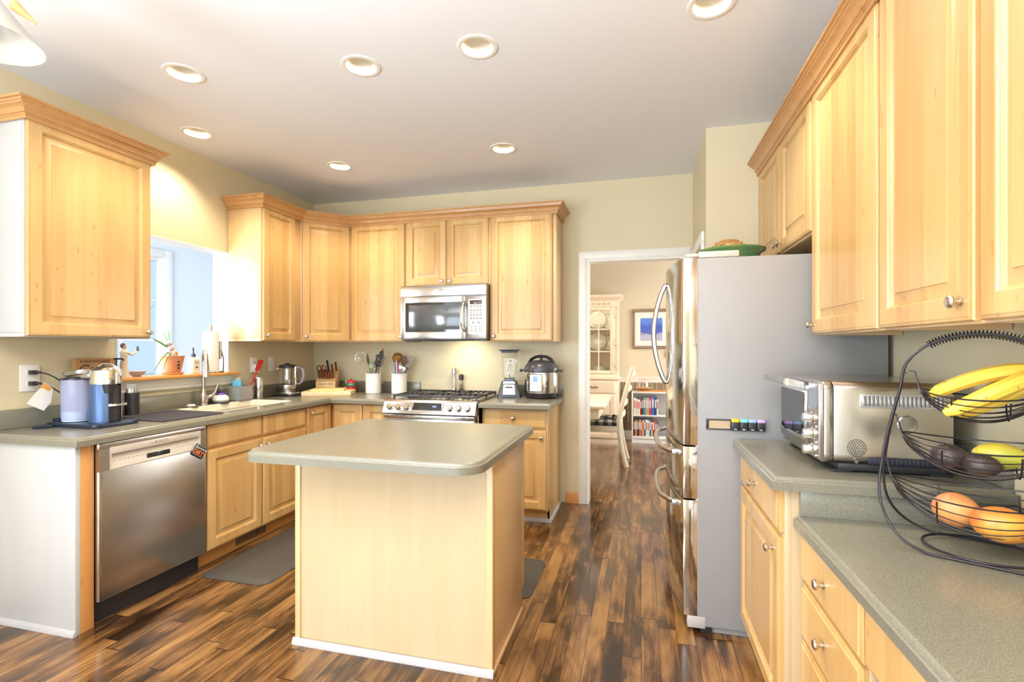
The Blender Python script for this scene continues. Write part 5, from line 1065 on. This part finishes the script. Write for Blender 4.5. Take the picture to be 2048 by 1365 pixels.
# ------------------------------------------------------------------ dining room
t=thing('china_hutch','whitewashed pine china hutch with glass door seen through the doorway','hutch',(-.85,7.2,0))
x0,x1=-1.55,-.295
m=M(); m.box(x0,x1,7.0,7.44,.0,.90,.002); m.box(x0-.02,x1+.02,6.97,7.44,.895,.925,.004); part('base_cabinet',m,PINE,t,True)
m=M(); m.box(x0+.021,x0+.06,7.101,7.44,.925,1.984); m.box(x1-.06,x1-.003,7.101,7.44,.925,1.984); m.box(x0+.06,x1-.06,7.41,7.44,.925,1.97); m.box(x0+.06,x1-.06,7.10,7.41,1.93,1.984)
m.box(x0+.02,x1-.002,7.06,7.10,.925,.965,.002); m.box(x0+.02,x1-.002,7.06,7.10,1.905,1.985,.002); part('upper_case',m,PINE,t,True)
m=M(); m.sweep([(x0+.0,7.06),(x1,7.06),(x1,7.44)],[(-.04,0),(0,0),(.006,.012),(.022,.03),(.045,.045),(.05,.06),(.05,.085),(-.04,.085)],z=1.985); part('cornice',m,PINE,t,True)
m=M()
for i in range(16):
    cx=-1.45+i*.068; m.tube([(cx-.022,7.057,1.945),(cx,7.057,1.96),(cx+.022,7.057,1.945),(cx,7.057,1.93)],.003,5,True)
part('carved_band',m,plain('carved_band_wood',(.60,.46,.32),.6),t,True)  # carved strip in a darker wood tone than the pine
m=M()
for z in (1.27,1.585): m.box(x0+.06,x1-.06,7.12,7.41,z,z+.018)
part('shelves',m,PINE,t,True)
for a,b in ((-.93,-.345),(-1.50,-.94)):
    m=M(); m.box(a,a+.045,7.045,7.068,.97,1.90,.002); m.box(b-.07,b,7.045,7.068,.97,1.90,.002); m.box(a+.045,b-.07,7.045,7.068,.97,1.015,.002); m.box(a+.045,b-.07,7.045,7.068,1.86,1.90,.002)
    for i in (1,2): q=a+.045+(b-a-.115)*i/3; m.box(q-.008,q+.008,7.05,7.064,1.015,1.86)
    for z in (1.28,1.59): m.box(a+.045,b-.07,7.0505,7.0635,z-.008,z+.008)
    d=part('glass_door',m,PINE,t,True); m=M(); m.box(a+.045,b-.07,7.066,7.068,1.015,1.86); part('pane',m,GLASS,d,True)
    m=M()
    for z in (1.05,1.35,1.75): m.box(b-.004,b+.010,7.038,7.048,z,z+.07,.003)
    part('hinge',m,CHROME,d,True)
for a,b in ((-.93,-.345),(-1.50,-.94)):
    m=door_mesh(a,b,.70,.865,'slab'); m.b.transform(TR(0,7.0,0)); d=part('drawer',m,PINE,t,True); m=M(); c=(a+b)/2
    m.tube([(c-.06,6.975,.785),(c-.03,6.96,.79),(c,6.957,.782),(c+.03,6.96,.79),(c+.06,6.975,.785)],.006,6); part('drawer_pull',m,IRON,d,True)
    m=door_mesh(a,b,.08,.68); m.b.transform(TR(0,7.0,0)); part('door',m,PINE,t,True)
PL=plain('pale_green_rim_china',(.70,.70,.62),.25)
def plate(label,x,z,r,y=7.33,tilt=78):
    t=thing('dinner_plate',label,'plate',(x,y,z),0,'plates displayed in the hutch'); m=M(); m.lathe([(0,.0),(r*.6,.0),(r*.68,.008),(r,.020),(r,.024),(r*.66,.012),(0,.005)],(0,0,0),40); m.b.transform(TR(0,0,r*math.sin(math.radians(tilt)))@RX(tilt)); part('dish',m,PL,t)
    m=M(); m.tube([(r*.985*math.cos(a),r*.985*math.sin(a),.0235) for a in [i*PI/16 for i in range(32)]],.0035,6,True); m.b.transform(TR(0,0,r*math.sin(math.radians(tilt)))@RX(tilt)); part('rim_band',m,plain('dark_green_rim',(.10,.14,.12),.3),t)
plate('upper pale plate with dark rim behind the hutch glass',-.615,1.604,.135); plate('middle pale plate with dark rim behind the hutch glass',-.615,1.289,.135)
plate('pale plate at the upper right behind the hutch glass, half hidden',-.455,1.604,.11,7.37); plate('pale plate at the right of the middle hutch shelf, half hidden',-.455,1.289,.11,7.37)
plate('pale plate at the upper left of the hutch, cut by the door frame',-.86,1.604,.13,7.35); plate('pale plate left on the middle hutch shelf, cut by the door frame',-.86,1.289,.13,7.35)
def teacup(label,x,z):
    t=thing('gravy_boat',label,'cup',(x,7.22,z)); m=M(); m.lathe([(0,0),(.025,0),(.03,.006),(.05,.03),(.06,.06),(.056,.06),(.04,.02),(0,.012)],(0,0,0),28); part('cup',m,PL,t); m=M(); m.tube([(.055,0,.05),(.08,0,.05),(.08,0,.025),(.045,0,.02)],.004,6); part('handle',m,PL,t)
teacup('pale cup in front of the upper hutch plate',-.60,1.604); teacup('pale cup in front of the middle hutch plate',-.59,1.289)
FL=skin('floral_china',(.70,.68,.60),(.40,.42,.34),26,.25)
def teapot(label,x,y=7.25,s=1):
    t=thing('teapot',label,'teapot',(x,y,.926)); m=M(); m.lathe([(0,0),(.05*s,0),(.085*s,.03*s),(.095*s,.08*s),(.08*s,.13*s),(.045*s,.155*s)],(0,0,0),32); m.tube([(-.08*s,0,.06*s),(-.12*s,0,.09*s),(-.135*s,0,.14*s)],[.016*s,.012*s,.009*s],10); part('pot',m,FL,t)
    m=M(); m.lathe([(.047*s,.155*s),(.03*s,.168*s),(.008*s,.175*s),(.012*s,.19*s),(0,.198*s)],(0,0,0),24); part('lid',m,BR,t); m=M(); m.tube([(.08*s,0,.12*s),(.13*s,0,.12*s),(.13*s,0,.06*s),(.09*s,0,.04*s)],.007*s,8); part('handle',m,FL,t)
teapot('floral teapot on the lowest hutch shelf beside the green plant',-.585); teapot('floral jug-like teapot at the left of the lowest hutch shelf',-.80,7.28,.9)
t=thing('small_plant','small green plant behind the glass at the hutch bottom right','plant',(-.425,7.20,.926)); m=M(); m.lathe([(0,0),(.03,0),(.04,.05),(.036,.05),(0,.04)],(0,0,0),20); part('pot',m,WHITE,t); m=M(); rg=random.Random(9)
for i in range(30): m.ball((rg.uniform(-.045,.045),rg.uniform(-.04,.04),rg.uniform(.05,.12)),.014,seg=8)
part('foliage',m,LEAF,t)
# picture
t=thing('framed_picture','framed blue sea picture on the dining room wall','picture',(.145,7.45,1.318)); w=.272; hh=.57
m=M()
for a in ((-w,w,0,.042),(-w,w,hh-.042,hh),(-w,-w+.042,.042,hh-.042),(w-.042,w,.042,hh-.042)): m.box(a[0],a[1],-.030,0,a[2],a[3],.004)
part('frame',m,plain('brown_silver_frame',(.26,.18,.12),.35,.3),t); m=M(); m.box(-w+.04,w-.04,-.014,-.002,.04,hh-.04); part('mat_board',m,plain('white_mat_board',(.76,.76,.72),.6),t)
q=Nt('blue_sea_print'); co=q.n('TexCoord').outputs['Object']; z=q.n('SeparateXYZ',Vector=co).outputs[2]; ns=q.n('TexNoise',Vector=q.n('Mapping',Vector=co,Scale=(6,1,16)).outputs[0],Scale=1.0,Detail=3.0).outputs[0]
f=q.math('ADD',q.math('MULTIPLY',q.math('SUBTRACT',z,.12),3.0),q.math('MULTIPLY',q.math('SUBTRACT',ns,.5),.5))
m=M(); m.box(-w+.12,w-.12,-.016,-.0141,.115,.44); part('print',m,q.out(Base_Color=q.ramp(f,[(.0,(.42,.42,.50)),(.26,(.36,.38,.52)),(.32,(.06,.10,.45)),(.6,(.04,.09,.52)),(.85,(.10,.22,.66))]),Roughness=.3),t)
# bookcase
t=thing('bookcase','low white bookcase full of cookbooks against the dining room wall','bookcase',(.20,7.32,0)); bx0,bx1=-.125,.52
m=M(); 
for a in ((bx0,bx0+.018),(bx1-.018,bx1)): m.box(a[0],a[1],7.18,7.44,0,.715,.001)
m.box(bx0+.018,bx1-.018,7.42,7.435,.0,.715); part('sides',m,WHITEP,t,True)
for z0,z1 in ((.06,.095),(.375,.393),(.697,.715)): m=M(); m.box(bx0+.018,bx1-.018,7.18,7.42,z0,z1,.001); part('shelf',m,WHITEP,t,True)
m=M(); m.box(bx0+.018,bx1-.018,7.19,7.205,.0,.06); part('plinth',m,WHITEP,t,True)
# books
cols={'white':(.75,.74,.70),'pink-white':(.72,.58,.55),'dark red':(.35,.03,.03),'red':(.60,.05,.04),'black':(.03,.03,.03),'teal':(.10,.22,.24),'grey':(.35,.36,.34),'tan':(.50,.38,.24),'blue':(.05,.13,.50),'navy':(.03,.05,.18),'green':(.06,.20,.12),'orange':(.72,.28,.04),'maroon':(.30,.03,.06),'yellow':(.70,.50,.08)}
BM={k:plain(k.replace('-','_')+'_book_cover',v,.45) for k,v in cols.items()}; PG=plain('book_pages',(.75,.70,.60),.8)
ords=['first','second','third','fourth','fifth','sixth','seventh','eighth','ninth','tenth','eleventh','twelfth','thirteenth','fourteenth','fifteenth','sixteenth']
def shelf(z,spec,where,x0):
    x=x0
    for i,(c,w,h,tl) in enumerate(spec):
        a=math.radians(tl); x+=.0012+max(0,math.sin(a))*0; dep=.15+.02*((i*7)%3)/2
        t=thing('book','%s book, %s from the left on the %s shelf of the bookcase'%(c,ords[i],where),'book',(x,7.20,z),0,'cookbooks on the %s shelf'%where)
        T=RY(-tl) if tl else Matrix(); 
        m=M(); m.T=T; m.box(0,.0025,0,dep,0,h,.0006); m.box(w-.0025,w,0,dep,0,h,.0006); m.box(.0,w,-.002,.003,0,h,.001); part('cover',m,BM[c],t)
        m=M(); m.T=T; m.box(.0026,w-.0026,.003,dep-.003,.003,h-.003); part('pages',m,PG,t)
        m=M(); m.T=T; m.box(w*.25,w*.75,-.0026,-.0018,h*.40,h*.85); part('spine_print',m,BM['white' if c not in ('white','pink-white','yellow') else 'red'],t)
        nx=x+w/math.cos(a)
        if tl<0: pass
        x=nx
def lean(spec): return spec
shelf(.3945,[('white',.030,.235,0),('pink-white',.028,.22,0),('white',.026,.21,0),('dark red',.020,.22,0),('black',.018,.24,0),('teal',.030,.25,0),('grey',.022,.24,0),('tan',.024,.24,0),('red',.030,.24,0),('blue',.040,.26,0),('navy',.028,.25,0),('white',.024,.22,0)],'upper',-.100)
shelf(.0965,[('black',.018,.23,0),('orange',.020,.22,0),('dark red',.018,.23,0),('black',.016,.24,0),('grey',.018,.23,0),('red',.018,.22,0),('yellow',.022,.22,0),('blue',.024,.24,0),('white',.026,.23,0),('white',.022,.22,0),('green',.024,.23,0),('white',.016,.20,0),('maroon',.030,.23,0),('red',.024,.21,0),('navy',.020,.20,0)],'lower',-.100)
t=thing('serving_tray','flat brown wooden tray on top of the bookcase','tray',(.12,7.30,.7155)); m=M(); m.box(-.16,.24,-.09,.09,0,.018,.004); part('board',m,LEDGE,t)
t=thing('cake_stand','glass dome on a wooden stand on top of the bookcase','cake stand',(.03,7.28,.734)); m=M(); m.lathe([(0,0),(.04,0),(.02,.012),(.02,.022),(.115,.028),(.118,.04),(0,.04)],(0,0,0),40); part('stand',m,LEDGE,t); m=M(); m.lathe([(.095,.041),(.095,.09),(.085,.125),(.05,.15),(0,.158)],(0,0,0),40); d=part('dome',m,GLASS,t); m=M(); m.ball((0,0,.17),.013); part('dome_knob',m,GLASS,d)
# dining table
t=thing('dining_table','whitewashed pine dining table beyond the doorway','table',(-.95,5.5,0)); m=M(); m.box(-1.65,-.335,4.86,6.17,.735,.765,.008); part('tabletop',m,PINE,t,True); m=M(); m.box(-1.58,-.40,4.93,4.955,.63,.735); m.box(-1.58,-.40,6.075,6.10,.63,.735); m.box(-1.58,-1.555,4.955,6.075,.63,.735); m.box(-.425,-.40,4.955,6.075,.63,.735); part('apron',m,CREAM_WOOD,t,True)
for x in (-1.52,-.82):
    for y in (5.0,6.03):
        m=M(); m.lathe([(.03,0),(.035,.03),(.025,.08),(.04,.2),(.045,.4),(.03,.5),(.042,.56),(.042,.735)],(x,y,0),20); part('leg',m,CREAM_WOOD,t,True)
# dining chair facing -X
t=thing('dining_chair','cream ladder-back dining chair with black and white checked cushion','chair',(-.42,5.9,0))
def post(y):
    P=[(-.155,y,0),(-.205,y,.20),(-.235,y,.42),(-.225,y,.60),(-.175,y,.80),(-.115,y,1.02),(-.09,y,1.10)]
    V=[Vector(p) for p in P]; Q=[]
    for i in range(len(V)-1):
        p0=V[max(i-1,0)];p1=V[i];p2=V[i+1];p3=V[min(i+2,len(V)-1)]
        for k in range(5):
            u=k/5; Q.append(.5*((2*p1)+(p2-p0)*u+(2*p0-5*p1+4*p2-p3)*u*u+(3*p1-p0-3*p2+p3)*u**3))
    Q.append(V[-1]); m=M(); m.tube(Q,.022,8,flat=(1.15,.8)); part('back_post',m,CREAM_WOOD,t,True)
post(5.68); post(6.13)
for z,x in ((1.03,-.105),(.86,-.150),(.70,-.195),(.57,-.220)):
    m=M(); m.tube([(x+.01,5.69,z),(x+.035,5.80,z+.01),(x+.04,5.905,z+.014),(x+.035,6.01,z+.01),(x+.01,6.12,z)],.030,8,flat=(1,.35)); part('slat',m,CREAM_WOOD,t,True)
for y in (5.68,6.13):
    m=M(); m.tube([(-.66,y,0),(-.66,y,.45)],.019,10); part('front_leg',m,CREAM_WOOD,t,True); m=M(); m.box(-.66,-.22,y-.012,y+.012,.385,.44,.003); part('seat_rail',m,CREAM_WOOD,t,True); m=M(); m.tube([(-.66,y,.235),(-.22,y,.235)],.010,8); part('stretcher',m,CREAM_WOOD,t,True)
m=M(); m.box(-.672,-.648,5.69,6.12,.385,.44,.003); m.box(-.69,-.235,5.665,6.145,.435,.452,.006); part('seat',m,CREAM_WOOD,t,True)
q=Nt('black_white_check_fabric'); co=q.n('TexCoord').outputs['Object']; s=q.n('SeparateXYZ',Vector=co); st=lambda v:q.math('GREATER_THAN',q.math('FRACT',q.math('DIVIDE',q.math('ADD',v,2.01),.096)),.5)
f=q.math('MULTIPLY',q.math('ADD',st(s.outputs[0]),st(q.math('ADD',s.outputs[1],s.outputs[2]))),.5)
m=M(); P=rpoly(-.685,-.245,5.675,6.135,.04); m.rings([[(x,y,z) for x,y in inset(P,i)] for i,z in ((.02,.453),(.003,.468),(0,.485),(.006,.505),(.03,.522),(.08,.53))],close0=True); cu=solo('seat_cushion',m,q.out(Base_Color=q.ramp(f,[(0,(.70,.69,.64)),(.5,(.22,.22,.21)),(1,(.03,.03,.035))]),Roughness=.85),'black and white checked cushion on the dining chair seat','cushion',(-.465,5.905,.453),world=True)
t=thing('thermostat','small dark wall device below the framed picture','thermostat',(.375,7.448,1.24)); m=M(); m.box(-.03,.03,-.02,0,-.05,.05,.004); part('cover',m,plain('grey_device',(.25,.25,.25),.4),t)
